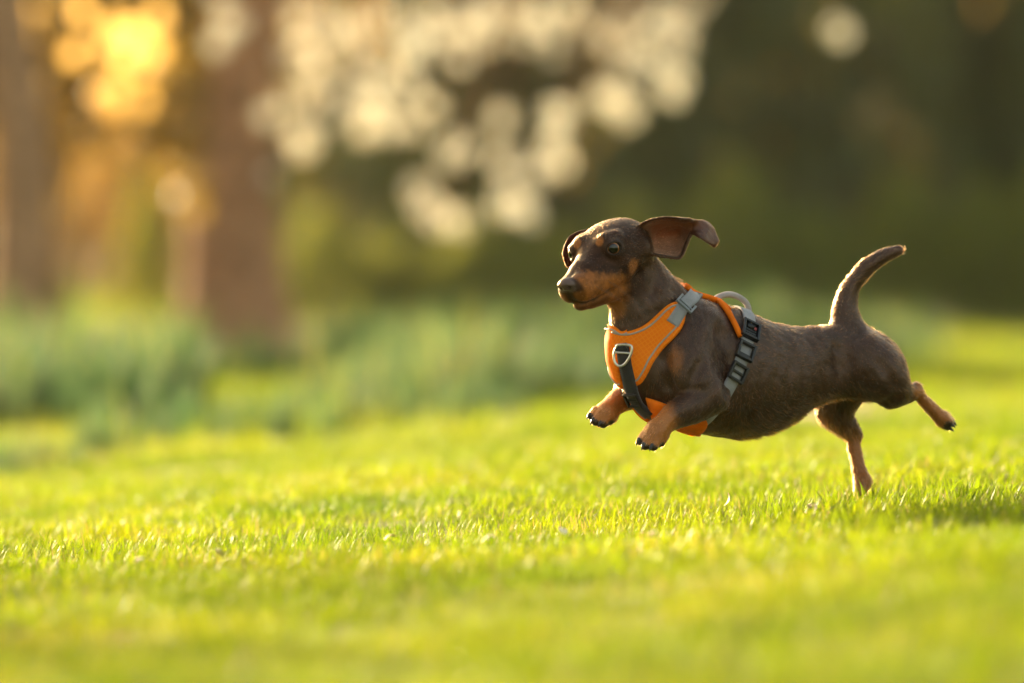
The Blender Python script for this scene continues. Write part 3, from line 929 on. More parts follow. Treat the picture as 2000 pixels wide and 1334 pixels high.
def cast(F, o, d, L=0.45, step=0.0015):
    """first crossing along rays; where a ray only grazes, the closest place"""
    o = np.asarray(o, float); d = np.asarray(d, float)
    n = int(L / step)
    prev = tri(F, o); hit = np.full(len(o), -1.0); best = prev.copy(); bt = np.zeros(len(o))
    for k in range(1, n):
        v = tri(F, o + d * (k * step))
        m = (hit < 0) & (v < 0) & (prev >= 0)
        hit[m] = (k - 1 + prev[m] / (prev[m] - v[m])) * step
        m2 = v < best; best[m2] = v[m2]; bt[m2] = k * step
        prev = v
    t = np.where(hit >= 0, hit, bt)
    return settle(F, o + d * t[:, None], 4)
def on_body(F, px):
    px = np.asarray(px, float)
    o = np.array([P(a, b, -270) for a, b in px])
    d = o - CAMPOS; d /= np.linalg.norm(d, axis=1, keepdims=True)
    return cast(F, o, d)

# creases between the muscles
def crease(path, r, depth, k):
    base = on_body(SD, path)
    c = base + grad(SD, base) * rpx(r - depth)
    q = catmull(np.hstack([c, np.full((len(c), 1), rpx(r))]), 4)
    q[0, 3] *= 0.55; q[-1, 3] *= 0.55
    R = rpx(r + k) + 0.004
    s = box_slice(q[:, :3].min(0) - R, q[:, :3].max(0) + R)
    p = pts(s); d = None
    for i in range(len(q) - 1):
        e = seg_d(p, q[i, :3], q[i + 1, :3], q[i, 3], q[i + 1, 3])
        d = e if d is None else np.minimum(d, e)
    SD[s] = smax(SD[s], -d, rpx(k))
crease([(1404, 640), (1424, 690), (1428, 735), (1420, 775)], 16, 5, 18)         # behind the shoulder
crease([(1300, 690), (1298, 730), (1310, 760)], 12, 4, 14)                      # shoulder against breast
crease([(1372, 700), (1352, 745), (1362, 765)], 10, 3, 12)                      # upper arm
crease([(1636, 668), (1640, 715), (1656, 752), (1676, 772)], 16, 5, 18)         # flank against thigh
crease([(1712, 700), (1738, 735), (1752, 760)], 10, 3, 12)                      # thigh muscles
crease([(1726, 790), (1740, 778), (1760, 776)], 7, 3, 8)                        # knee
crease([(1262, 506), (1276, 540), (1268, 580)], 10, 4, 12)                      # jaw against neck
crease([(1318, 560), (1330, 600), (1322, 640)], 12, 3, 16)                      # neck against shoulder

# ---------------------------------------------------------------- surface from the field (surface nets)
def surface_nets(F, org, h):
    nx, ny, nz = F.shape
    ins = F < 0
    c = ins[:-1, :-1, :-1].astype(np.uint8)
    for dx in (0, 1):
        for dy in (0, 1):
            for dz in (0, 1):
                if dx + dy + dz: c = c + ins[dx:nx - 1 + dx, dy:ny - 1 + dy, dz:nz - 1 + dz]
    cells = np.argwhere((c > 0) & (c < 8))
    idx = np.full((nx - 1, ny - 1, nz - 1), -1, np.int32)
    idx[tuple(cells.T)] = np.arange(len(cells))
    acc = np.zeros((len(cells), 3)); cnt = np.zeros(len(cells))
    corners = np.array([(a, b, d) for a in (0, 1) for b in (0, 1) for d in (0, 1)])
    vals = np.stack([F[tuple((cells + k).T)] for k in corners], 1)
    for i in range(8):
        for j in range(i + 1, 8):
            if np.abs(corners[i] - corners[j]).sum() != 1: continue
            a, b = vals[:, i], vals[:, j]
            m = (a < 0) != (b < 0)
            t = np.where(m, a / np.where(m, a - b, 1), 0)
            pnt = corners[i] + t[:, None] * (corners[j] - corners[i])
            acc += np.where(m[:, None], pnt, 0); cnt += m
    v = org + h * (cells + acc / cnt[:, None])
    quads = []
    for ax in range(3):
        o1, o2 = [(1, 2), (2, 0), (0, 1)][ax]
        a = [slice(1, -1)] * 3; a[ax] = slice(0, -1)
        b = [slice(1, -1)] * 3; b[ax] = slice(1, None)
        A, B = ins[tuple(a)], ins[tuple(b)]
        for flip in (0, 1):
            e = np.argwhere((A & ~B) if not flip else (~A & B))
            off = np.ones(3, int); off[ax] = 0
            e = e + off
            u1 = np.zeros(3, int); u1[o1] = 1
            u2 = np.zeros(3, int); u2[o2] = 1
            q = [idx[tuple(x.T)] for x in (e - u1 - u2, e - u2, e, e - u1)]
            q = np.stack(q, 1)
            quads.append(q[:, ::-1] if flip else q)
    return v, np.vstack(quads)

bv, bq = surface_nets(SD, lo, VOX)
# keep the one continuous body, relax the grid a little
def relax(v, q, n, amt):
    e = np.vstack([q[:, [0, 1]], q[:, [1, 2]], q[:, [2, 3]], q[:, [3, 0]]])
    deg = np.bincount(e.ravel(), minlength=len(v)).astype(float)
    for _ in range(n):
        acc = np.zeros_like(v)
        for k in range(3):
            acc[:, k] = np.bincount(e[:, 0], v[e[:, 1], k], len(v)) + np.bincount(e[:, 1], v[e[:, 0], k], len(v))
        v = v + amt * (acc / deg[:, None] - v)
    return v
bv = relax(bv, bq, 2, 0.5)
def vert_normals(v, q):
    n = np.cross(v[q[:, 2]] - v[q[:, 0]], v[q[:, 3]] - v[q[:, 1]])
    out = np.zeros_like(v)
    for j in range(4):
        for k in range(3):
            out[:, k] += np.bincount(q[:, j], n[:, k], len(v))
    return out / (np.linalg.norm(out, axis=1, keepdims=True) + 1e-12)
bn = vert_normals(bv, bq)
# flesh is never even: low muscle relief and faint ribs
tpx = 1000 + ((bv - CAMPOS) @ RGT) / ((bv - CAMPOS) @ FWD) / K
tpy = 667 - ((bv - CAMPOS) @ UPV) / ((bv - CAMPOS) @ FWD) / K
rel = 0.0011 * vnoise(bv * 38, 51) + 0.0006 * vnoise(bv * 90, 52)
ribs = np.sin((tpx + 0.35 * (tpy - 700)) * 2 * np.pi / 26) * smooth01(tpx, 1450, 1490) * (1 - smooth01(tpx, 1570, 1620)) * smooth01(tpy, 670, 700) * (1 - smooth01(tpy, 790, 830))
rel = (rel + 0.0004 * ribs) * smooth01(tpx, 1235, 1290)
bv = bv + bn * rel[:, None]
bn = vert_normals(bv, bq)
print('dog verts', len(bv))

def to_px(v):
    """photo column, row and depth of world places (for laying out the coat's markings)"""
    r = v - CAMPOS
    d = r @ FWD
    return 1000 + (r @ RGT) / d / K, 667 - (r @ UPV) / d / K, (d - FOCUS) / PX
def to_head(v):
    r = (v - HEAD_O) / HS
    return np.stack([r @ HF, r @ HL, r @ HU], -1)

# ================================================================== the harness, fitted to the body
SAG = P(1410, 734, -15)
MIDL = [(1203, 643), (1210, 668), (1217, 692), (1226, 722), (1237, 752)]
CHEST_L = np.array([0.616, -0.788, 0.0])           # the forehand is turned a little more towards the viewer
CHEST_O = on_body(SD, MIDL).mean(0)
def mirror(p, chest=False):
    p = np.asarray(p, float)
    if chest:
        return p - 2 * ((p - CHEST_O) @ CHEST_L)[:, None] * CHEST_L
    return p - 2 * ((p - SAG) @ BODY_L)[:, None] * BODY_L
def dense(path, n):
    q = catmull(np.asarray(path, float), 12)
    s = np.r_[0, np.cumsum(np.linalg.norm(np.diff(q, axis=0), axis=1))]
    t = np.linspace(0, s[-1], n)
    return np.stack([np.interp(t, s, q[:, k]) for k in range(q.shape[1])], 1)
COVER = []          # places where cloth lies on the coat
def band(F, p, width, thick, off, closed=False, cols=4):
    """webbing lying on the body along places p"""
    p = np.asarray(p, float); n = len(p)
    nrm = grad(F, p)
    tg = (np.roll(p, -1, 0) - np.roll(p, 1, 0)) if closed else np.gradient(p, axis=0)
    tg /= np.linalg.norm(tg, axis=1, keepdims=True) + 1e-12
    sd = np.cross(nrm, tg); sd /= np.linalg.norm(sd, axis=1, keepdims=True)
    rows = []
    for c in range(cols + 1):
        s_ = (c / cols - 0.5) * width
        rows.append(settle(F, p + sd * s_ , 3))
    R = np.stack(rows, 1)                              # n, cols+1, 3
    # webbing bridges hollows: flatten across its width
    lin = np.linspace(0, 1, cols + 1)[None, :, None]
    flat = R[:, :1] * (1 - lin) + R[:, -1:] * lin
    mid = R[:, cols // 2:cols // 2 + 1] - flat[:, cols // 2:cols // 2 + 1]
    R = flat + mid * (1 - (2 * lin - 1) ** 2)
    COVER.append(R.reshape(-1, 3))
    out = R + nrm[:, None] * (off + thick); inn = R + nrm[:, None] * off * 0.3
    return strip_solid(out, inn, closed)
def strip_solid(out, inn, closed=False):
    n, m = out.shape[:2]
    v = np.concatenate([out.reshape(-1, 3), inn.reshape(-1, 3)])
    A = lambda i, j: (i % n) * m + j
    B = lambda i, j: n * m + (i % n) * m + j
    f = []
    for i in range(n if closed else n - 1):
        for j in range(m - 1):
            f.append((A(i, j), A(i + 1, j), A(i + 1, j + 1), A(i, j + 1)))
            f.append((B(i, j), B(i, j + 1), B(i + 1, j + 1), B(i + 1, j)))
        f.append((A(i, 0), B(i, 0), B(i + 1, 0), A(i + 1, 0)))
        f.append((A(i, m - 1), A(i + 1, m - 1), B(i + 1, m - 1), B(i, m - 1)))
    if not closed:
        for i in (0, n - 1):
            for j in range(m - 1):
                q = (A(i, j), A(i, j + 1), B(i, j + 1), B(i, j))
                f.append(q if i == 0 else q[::-1])
    return v, f
def rod(path, r, n=8, closed=False):
    p = np.asarray(path, float); m = len(p)
    tg = (np.roll(p, -1, 0) - np.roll(p, 1, 0)) if closed else np.gradient(p, axis=0)
    tg /= np.linalg.norm(tg, axis=1, keepdims=True)
    ref = np.array([0.2, -0.9, 0.35])
    e1 = np.cross(tg, ref); e1 /= np.linalg.norm(e1, axis=1, keepdims=True); e2 = np.cross(tg, e1)
    a = np.arange(n) * 2 * np.pi / n
    v = (p[:, None] + r * (np.cos(a)[None, :, None] * e1[:, None] + np.sin(a)[None, :, None] * e2[:, None])).reshape(-1, 3)
    f = [((i % m) * n + j, (i % m) * n + (j + 1) % n, ((i + 1) % m) * n + (j + 1) % n, ((i + 1) % m) * n + j) for i in range(m if closed else m - 1) for j in range(n)]
    if not closed:
        f += [tuple(range(n))[::-1], tuple(range((m - 1) * n, m * n))]
    return v, f

# cloths
def woven(name, col, rough=0.75, scale=260.0, grid=None, sheen=0.2, trans=0.0):
    """webbing or ripstop: fine weave bump, optional woven grid lines on the cloth's own coordinates"""
    N = Nodes(name)
    b = N.n('ShaderNodeBsdfPrincipled'); b.inputs['Roughness'].default_value = rough
    b.inputs['Sheen Weight'].default_value = sheen
    uv = N.n('ShaderNodeUVMap'); uv.uv_map = 'cloth'
    tc = N.n('ShaderNodeTexCoord')
    vec = uv.outputs[0] if grid else tc.outputs['Object']
    nz = N.noise(60 if not grid else 3, 3, vec)
    c = N.ramp(nz, [(0.3, tuple(x * 0.82 for x in col)), (0.7, tuple(min(1, x * 1.12) for x in col))])
    wv = N.n('ShaderNodeTexChecker'); wv.inputs['Scale'].default_value = 900 if not grid else 90
    N.l(vec, wv.inputs['Vector'])
    h = wv.outputs['Fac']
    if grid:
        sx = N.n('ShaderNodeSeparateXYZ'); N.l(vec, sx.inputs[0])
        def lines(o):
            m1 = N.n('ShaderNodeMath', operation='MULTIPLY'); m1.inputs[1].default_value = grid
            N.l(o, m1.inputs[0])
            m2 = N.n('ShaderNodeMath', operation='FRACT'); N.l(m1.outputs[0], m2.inputs[0])
            m3 = N.n('ShaderNodeMath', operation='LESS_THAN'); m3.inputs[1].default_value = 0.20
            N.l(m2.outputs[0], m3.inputs[0])
            return m3.outputs[0]
        mxm = N.n('ShaderNodeMath', operation='MAXIMUM')
        N.l(lines(sx.outputs['X']), mxm.inputs[0]); N.l(lines(sx.outputs['Y']), mxm.inputs[1])
        mix = N.n('ShaderNodeMixRGB'); N.l(mxm.outputs[0], mix.inputs[0]); N.l(c, mix.inputs[1])
        mix.inputs[2].default_value = (min(1, col[0] * 1.03), col[1] * 1.35, col[2] * 4.0, 1)
        c = mix.outputs[0]; h = mxm.outputs[0]
    N.l(c, b.inputs['Base Color']); b.inputs['Specular IOR Level'].default_value = 0.15
    bp = N.n('ShaderNodeBump'); bp.inputs['Strength'].default_value = 0.5; bp.inputs['Distance'].default_value = 0.0004
    N.l(h, bp.inputs['Height']); N.l(bp.outputs[0], b.inputs['Normal'])
    if trans:
        t = N.n('ShaderNodeBsdfTranslucent'); N.l(c, t.inputs['Color'])
        mx = N.n('ShaderNodeMixShader'); mx.inputs[0].default_value = trans
        N.l(b.outputs[0], mx.inputs[1]); N.l(t.outputs[0], mx.inputs[2]); N.l(mx.outputs[0], N.out.inputs[0])
    else:
        N.l(b.outputs[0], N.out.inputs[0])
    return N.m
ORANGE = woven('orange_ripstop', (0.95, 0.185, 0.002), 0.75, sheen=0.0, grid=66.0, trans=0.12)
ORANGE_P = woven('orange_binding', (0.95, 0.185, 0.003), 0.75, sheen=0.0, trans=0.12)
GREYW = woven('grey_webbing', (0.27, 0.265, 0.285), 0.85)
BLACKW = woven('black_webbing', (0.028, 0.026, 0.026), 0.7)
PIPE = principled('reflective_piping', (0.34, 0.29, 0.25), 0.45, 0.5)
PLAST = principled('black_plastic', (0.010, 0.010, 0.011), 0.42, 0.4)
GPLAST = principled('grey_plastic', (0.16, 0.17, 0.185), 0.35, 0.5)
METAL = principled('brushed_metal', (0.66, 0.62, 0.58), 0.35, 0.5, metal=0.85)
REDP = principled('red_plastic', (0.22, 0.015, 0.012), 0.4)

har = empty('dog_harness', P(1330, 700, -110))
tag(har, 'bright orange padded dog harness with grey straps and black buckles on the dachshund', 'harness')
def hpart(name, vf, mat, parent=None, uv=None):
    o = mesh_obj(name, vf[0], vf[1], mat, har if parent is None else None)
    if parent is not None:
        o.parent = parent
    if uv is not None:
        l = o.data.uv_layers.new(name='cloth')
        idx = np.empty(len(o.data.loops), np.int32); o.data.loops.foreach_get('vertex_index', idx)
        l.data.foreach_set('uv', np.asarray(uv, np.float32)[idx].ravel())
    return o

from mathutils.geometry import delaunay_2d_cdt
def patch(F, poly, thick, off, step=5.0, refl=False):
    """padded panel whose outline is measured in photo units; wrapped on the body (or on its mirrored side)"""
    poly = np.asarray(poly, float)
    bnd = []
    for i in range(len(poly)):
        a, b_ = poly[i], poly[(i + 1) % len(poly)]
        m_ = max(1, int(np.linalg.norm(b_ - a) / step))
        for k in range(m_): bnd.append(a + (b_ - a) * k / m_)
    bnd = np.array(bnd)
    def inside(q):
        x, y = q; c = False; j = len(poly) - 1
        for i in range(len(poly)):
            if (poly[i, 1] > y) != (poly[j, 1] > y) and x < (poly[j, 0] - poly[i, 0]) * (y - poly[i, 1]) / (poly[j, 1] - poly[i, 1]) + poly[i, 0]: c = not c
            j = i
        return c
    gp = [(x, y) for x in np.arange(poly[:, 0].min(), poly[:, 0].max(), step) for y in np.arange(poly[:, 1].min(), poly[:, 1].max(), step)
          if inside((x, y)) and np.min(np.hypot(bnd[:, 0] - x, bnd[:, 1] - y)) > step * 0.6]
    allp = [Vector(p) for p in bnd] + [Vector(p) for p in gp]
    nb = len(bnd)
    vs, _, fs, *_r = delaunay_2d_cdt(allp, [], [list(range(nb))], 1, 1e-4)
    v2 = np.array([tuple(v) for v in vs])
    p3 = on_body(F, v2)
    if refl: p3 = settle(F, mirror(p3, refl == 'chest'), 6)
    nr = grad(F, p3)
    COVER.append(p3)
    # distance to the outline rounds the edge of the padding
    de = np.array([np.min(np.hypot(bnd[:, 0] - a, bnd[:, 1] - b_)) for a, b_ in v2])
    rnd = np.sqrt(np.clip(de / 6.0, 0, 1))
    n = len(v2)
    v = np.concatenate([p3 + nr * (off + thick * (0.45 + 0.55 * rnd))[:, None], p3 + nr * 0.0003])
    fs = [tuple(f) for f in fs]
    # outline edges = edges used once
    cnt = {}
    for f in fs:
        for a, b_ in zip(f, f[1:] + f[:1]): cnt[(a, b_)] = 1
    side = [(b_, a, a + n, b_ + n) for (a, b_) in cnt if (b_, a) not in cnt]
    # photo rows run downwards, so the triangulation faces away: turn it unless mirrored
    if refl:
        faces = fs + [tuple(i + n for i in f[::-1]) for f in fs] + side
    else:
        faces = [f[::-1] for f in fs] + [tuple(i + n for i in f) for f in fs] + [q[::-1] for q in side]
    uvs = np.concatenate([v2, v2]) / 500.0
    ca, sa = math.cos(0.62), math.sin(0.62)
    uvs = np.stack([uvs[:, 0] * ca - uvs[:, 1] * sa, uvs[:, 0] * sa + uvs[:, 1] * ca], 1)
    return (v, faces), uvs

NECK = [(1203, 643), (1214, 647), (1228, 647), (1246, 641), (1262, 632), (1280, 617), (1296, 602), (1308, 593), (1318, 590)]
OUTER = [(1318, 590), (1330, 597), (1338, 610), (1338, 626), (1330, 645), (1314, 664), (1294, 684), (1277, 706), (1266, 728), (1255, 746), (1245, 752), (1237, 752)]
mid3 = on_body(SD, dense(MIDL, 12))
print('breast midline off the sagittal plane (mm):', np.round((mid3 - CHEST_O) @ CHEST_L * 1000, 1))
poly = [tuple(p) for p in dense(NECK, 18)[:-1]] + [tuple(p) for p in dense(OUTER, 30)[:-1]] + [tuple(p) for p in dense(MIDL[::-1], 10)[:-1]]
PLATE_T, PLATE_O = 0.0030, 0.0022
a, uva = patch(SD, poly, PLATE_T, PLATE_O)
b_, uvb = patch(SD, poly, PLATE_T, PLATE_O, refl='chest')
plate = hpart('chest_plate', join([a, b_]), ORANGE, uv=np.vstack([uva, uvb]))
# stitched reflective piping just inside the edges
def inset(path, k):
    p = dense(path, 40); t = np.gradient(p, axis=0); t /= np.linalg.norm(t, axis=1, keepdims=True)
    return p + k * np.stack([-t[:, 1], t[:, 0]], 1)
for path, k in ((NECK, 7.0), (OUTER[1:], 11.0)):
    q = inset(path, k)
    base = on_body(SD, q); nr = grad(SD, base)
    hpart('piping', rod(base + nr * (PLATE_O + PLATE_T + 0.0002), 0.0013), PIPE, plate)
    base = settle(SD, mirror(base, True), 6)
    base = base[:20] if path is NECK else base[14:]
    nr = grad(SD, base)
    hpart('piping', rod(base + nr * (PLATE_O + PLATE_T + 0.0002), 0.0013), PIPE, plate)
# sewn seam of the shoulder pocket
base = on_body(SD, dense([(1305, 596), (1308, 615), (1313, 640), (1315, 652)], 14)); nr = grad(SD, base)
hpart('seam', rod(base + nr * (PLATE_O + PLATE_T + 0.0001), 0.0007), ORANGE_P, plate)

# grey shoulder straps up to the back pad
def strap_px(name, F, path, width, mat, thick=0.0016, off=0.0028, refl=False, n=24, uv=None):
    base = on_body(F, dense(path, n))
    if refl: base = settle(F, mirror(base), 6)
    return hpart(name, band(F, base, width, thick, off), mat), base
for refl in (False, True):
    o, b3 = strap_px('shoulder_strap', SD, [(1310, 634), (1322, 613), (1338, 594), (1356, 577), (1376, 562)], 0.019, GREYW, off=0.0052, refl=refl)

def frame_buckle(name, c, t, n, L, W, bar, depth, mat, bars=(0.0,), parent=None):
    """ladder-lock slider: a rounded frame with cross bars; t along the strap, n off the body"""
    t = t / np.linalg.norm(t); n = n - (n @ t) * t; n /= np.linalg.norm(n); s = np.cross(n, t)
    pcs = []
    def bx(a0, a1, s0, s1, d0, d1):
        v = [c + t * a_ + s * s_ + n * d_ for a_ in (a0, a1) for s_ in (s0, s1) for d_ in (d0, d1)]
        f = [(0, 1, 3, 2), (4, 6, 7, 5), (0, 4, 5, 1), (2, 3, 7, 6), (0, 2, 6, 4), (1, 5, 7, 3)]
        pcs.append((v, f))
    bx(-L / 2, L / 2, -W / 2, -W / 2 + bar, 0, depth); bx(-L / 2, L / 2, W / 2 - bar, W / 2, 0, depth)
    bx(-L / 2, -L / 2 + bar, -W / 2 + bar, W / 2 - bar, 0.0003, depth - 0.0003); bx(L / 2 - bar, L / 2, -W / 2 + bar, W / 2 - bar, 0.0003, depth - 0.0003)
    for q in bars:
        bx(q - bar * 0.5, q + bar * 0.5, -W / 2 + bar, W / 2 - bar, depth * 0.1, depth * 0.55)
    o = hpart(name, join(pcs), mat, parent)
    for p_ in o.data.polygons: p_.use_smooth = False
    md = o.modifiers.new('rounded', 'BEVEL'); md.width = 0.0009; md.segments = 2; md.limit_method = 'ANGLE'
    return o
def fit(F, px, px2):
    b3 = on_body(F, [px, px2]); return b3[0], b3[1] - b3[0], grad(F, b3)[0]
c, t, nn = fit(SD, (1336, 598), (1352, 580))
frame_buckle('shoulder_slider', c + nn * 0.0062, t, nn, 0.021, 0.028, 0.0032, 0.0042, GPLAST)
c2 = settle(SD, mirror(np.array([c])), 6); t2 = mirror(np.array([c + t]))[0] - mirror(np.array([c]))[0]
frame_buckle('shoulder_slider', c2[0] + grad(SD, c2)[0] * 0.0062, t2, grad(SD, c2)[0], 0.021, 0.028, 0.0032, 0.0042, GPLAST)

# back pad over the withers
edge = dense([(1344, 556), (1366, 566), (1392, 583), (1414, 606), (1432, 634), (1444, 660)], 26)
E = on_body(SDT, edge); E2 = mirror(E)
rows = []
for k in range(17):
    v_ = k / 16
    q = E * (1 - v_) + E2 * v_
    up = np.array([0, 0, 1.0]) * (1 - abs(2 * v_ - 1)) + (-BODY_L * (2 * v_ - 1)) * 0.9 * 0 
    o_ = q + np.array([0, 0, 0.12])
    q2 = cast(SDT, o_, np.repeat([[0, 0, -1.0]], len(q), 0), 0.3) if 0 < k < 16 else settle(SDT, q, 4)
    rows.append(q2)
R = np.stack(rows, 1)
for _ in range(3):
    R[:, 1:-1] = 0.5 * R[:, 1:-1] + 0.25 * (R[:, :-2] + R[:, 2:])
nr = grad(SDT, R.reshape(-1, 3)).reshape(R.shape)
COVER.append(R.reshape(-1, 3))
prof = 0.0030 + 0.0035 * np.minimum(1, np.minimum(np.arange(17), np.arange(17)[::-1]) / 1.0)[None, :, None]
pad = hpart('back_pad', strip_solid(R[:, ::-1] + nr[:, ::-1] * prof, R[:, ::-1] + nr[:, ::-1] * 0.0005), ORANGE_P)
for j in (0, 16):
    hpart('edge_binding', rod(R[:, j] + nr[:, j] * 0.0042, 0.0042, 10), ORANGE_P, pad)
hpart('edge_binding', rod(R[:, 4] + nr[:, 4] * 0.0066, 0.0016, 8), ORANGE_P, pad)

# girth strap round the chest behind the elbows
A3 = on_body(SDT, [(1460, 655), (1427, 748), (1372, 822)])
gn = np.cross(A3[1] - A3[0], A3[2] - A3[0]); gn /= np.linalg.norm(gn)
gc = SAG + 0 * gn
gc = gc - ((gc - A3[0]) @ gn) * gn
ex = BODY_L - (BODY_L @ gn) * gn; ex /= np.linalg.norm(ex); ey = np.cross(gn, ex)
th = np.linspace(0, 2 * np.pi, 96, endpoint=False)
dirs = np.cos(th)[:, None] * ex + np.sin(th)[:, None] * ey
far_o = gc + dirs * 0.16
loop = cast(SDT, far_o, -dirs, 0.16)
girth = hpart('girth_strap', band(SDT, loop, 0.019, 0.0016, 0.0022, closed=True), GREYW)
lp = np.array(to_px(loop)).T
print('girth loop px', np.round(lp[::8]).astype(int).tolist())
# side-release buckle and slider on the near side of the girth strap
def on_strap(px, py):
    near = (loop - SAG) @ BODY_L > 0
    d_ = np.hypot(lp[:, 0] - px, lp[:, 1] - py) + np.where(near, 0, 1e6)
    i = int(np.argmin(d_))
    t = loop[(i + 1) % 96] - loop[i - 1]
    return loop[i], t, grad(SDT, loop[i:i + 1])[0]
c, t, nn = on_strap(1466, 652)
rel = frame_buckle('release_buckle', c + nn * 0.0035, t, nn, 0.030, 0.028, 0.0040, 0.0085, PLAST, bars=(0.0, 0.005))
tt = t / np.linalg.norm(t); ss = np.cross(nn, tt)
def slab(c, t, s, n, L, W, D):
    v = [c + t * a_ + s * s_ + n * d_ for a_ in (-L / 2, L / 2) for s_ in (-W / 2, W / 2) for d_ in (0, D)]
    return v, [(0, 1, 3, 2), (4, 6, 7, 5), (0, 4, 5, 1), (2, 3, 7, 6), (0, 2, 6, 4), (1, 5, 7, 3)]
o = hpart('prong', slab(c + nn * 0.0055 - tt * 0.007, tt, ss, nn, 0.009, 0.013, 0.0045), PLAST, rel)
o = hpart('size_tag', slab(c + nn * 0.0100 - tt * 0.003 + ss * 0.006, tt, ss, nn, 0.005, 0.0035, 0.0008), REDP, rel)
c, t, nn = on_strap(1458, 690)
frame_buckle('buckle_half', c + nn * 0.0035, t, nn, 0.026, 0.027, 0.0040, 0.0080, PLAST, bars=(0.006,))
c, t, nn = on_strap(1438, 726)
frame_buckle('girth_slider', c + nn * 0.0035, t, nn, 0.026, 0.027, 0.0040, 0.0065, PLAST, bars=(0.0,))

# belly pad on the breastbone, and the strap that joins it to the chest plate
bp_poly = [(1262, 776), (1285, 783), (1330, 800), (1362, 812), (1381, 820), (1379, 834), (1366, 847), (1346, 857), (1320, 858), (1298, 846), (1276, 818)]
bp_poly = [tuple(p) for p in dense(bp_poly + bp_poly[:1], 44)[:-1]]
a, uva = patch(SDT, bp_poly, 0.0035, 0.0022, step=6)
b_, uvb = patch(SDT, bp_poly, 0.0035, 0.0022, step=6, refl=True)
hpart('belly_pad', join([a, b_]), ORANGE_P, uv=np.vstack([uva, uvb]))
o, cs3 = strap_px('chest_strap', SD, [(1218, 678), (1222, 705), (1229, 735), (1237, 765), (1250, 790), (1270, 808)], 0.0195, BLACKW, off=0.0058)
k_ = 16
c, t, nn = cs3[k_], cs3[k_ + 1] - cs3[k_ - 1], grad(SD, cs3[k_:k_ + 1])[0]
frame_buckle('chest_slider', c + nn * 0.0062, t, nn, 0.023, 0.025, 0.0032, 0.0048, PLAST)
# webbing loop and metal ring
base = on_body(SD, dense([(1216, 671), (1217, 679), (1219, 688)], 8)); nr = grad(SD, base)
t3 = np.gradient(base, axis=0); t3 /= np.linalg.norm(t3, axis=1, keepdims=True); s3 = np.cross(nr, t3)
hump = (0.0085 + 0.0035 * np.sin(np.linspace(0, np.pi, 8)))[:, None]
cols_ = np.linspace(-0.5, 0.5, 4)
out = np.stack([base + nr * hump + s3 * (w_ * 0.0165) for w_ in cols_], 1)
inn = np.stack([base + nr * 0.0062 + s3 * (w_ * 0.0165) for w_ in cols_], 1)
hpart('ring_loop', strip_solid(out, inn), BLACKW)
rp = dense([(1206, 674), (1201, 684), (1199, 697), (1202, 709), (1210, 715), (1219, 712), (1227, 702), (1233, 689), (1234, 678), (1229, 674), (1217, 673), (1206, 674)], 40)[:-1]
base = on_body(SD, dense([(1205, 640), (1217, 692), (1226, 722)], 9))
rc = on_body(SD, [(1217, 692)])[0]; rn = grad(SD, np.array([rc]))[0]
# ring lies in the plane tangent to the plate
def to_plane(px, off):
    o = np.array([P(a, b, -270) for a, b in px]); d = o - CAMPOS; d /= np.linalg.norm(d, axis=1, keepdims=True)
    k = ((rc + rn * off - o) @ rn) / (d @ rn)
    return o + d * k[:, None]
ring = hpart('leash_ring', rod(to_plane(rp, 0.0105), 0.0019, 10, closed=True), METAL)
hpart('ring_bar', rod(to_plane(dense([(1201, 688), (1217, 689), (1232, 690)], 6), 0.0105), 0.0017, 8), METAL, ring)

# hand loop of soft webbing on the back
def wsag(px): return -15 + (px - 1410) * 0.577
hp_ = dense([(1394, 588), (1404, 580), (1422, 575), (1440, 579), (1455, 589), (1462, 603), (1461, 619), (1456, 632), (1453, 644)], 34)
h3 = np.array([P(a, b, wsag(a)) for a, b in hp_])
t3 = np.gradient(h3, axis=0); t3 /= np.linalg.norm(t3, axis=1, keepdims=True)
s3 = BODY_L - (t3 @ BODY_L)[:, None] * t3; s3 /= np.linalg.norm(s3, axis=1, keepdims=True)
n3 = np.cross(t3, s3)
fold = 0.013 * (0.55 + 0.45 * np.abs(np.linspace(-1, 1, len(h3))) ** 1.5)
rows_o, rows_i = [], []
for w_ in (-0.5, -0.25, 0, 0.25, 0.5):
    lift_ = 0.0022 * (1 - (2 * w_) ** 2)
    rows_o.append(h3 + s3 * (fold * w_)[:, None] + n3 * (0.0022 + lift_)); rows_i.append(h3 + s3 * (fold * w_)[:, None] - n3 * (0.0022 + lift_))
HANDLE = woven('pinkish_grey_webbing', (0.40, 0.33, 0.32), 0.9)
hpart('handle', strip_solid(np.stack(rows_o, 1), np.stack(rows_i, 1)), HANDLE)

# where the cloth presses the coat flat
cov = np.vstack(COVER)
CELL = 0.0045
ckey = set(map(tuple, np.floor(cov / CELL).astype(int)))
def covered(p):
    k = np.floor(p / CELL).astype(int)
    out = np.zeros(len(p), bool)
    for d_ in ((0, 0, 0), (1, 0, 0), (-1, 0, 0), (0, 1, 0), (0, -1, 0), (0, 0, 1), (0, 0, -1)):
        out |= np.fromiter((tuple(x) in ckey for x in (k + d_).tolist()), bool, len(p))
    return out

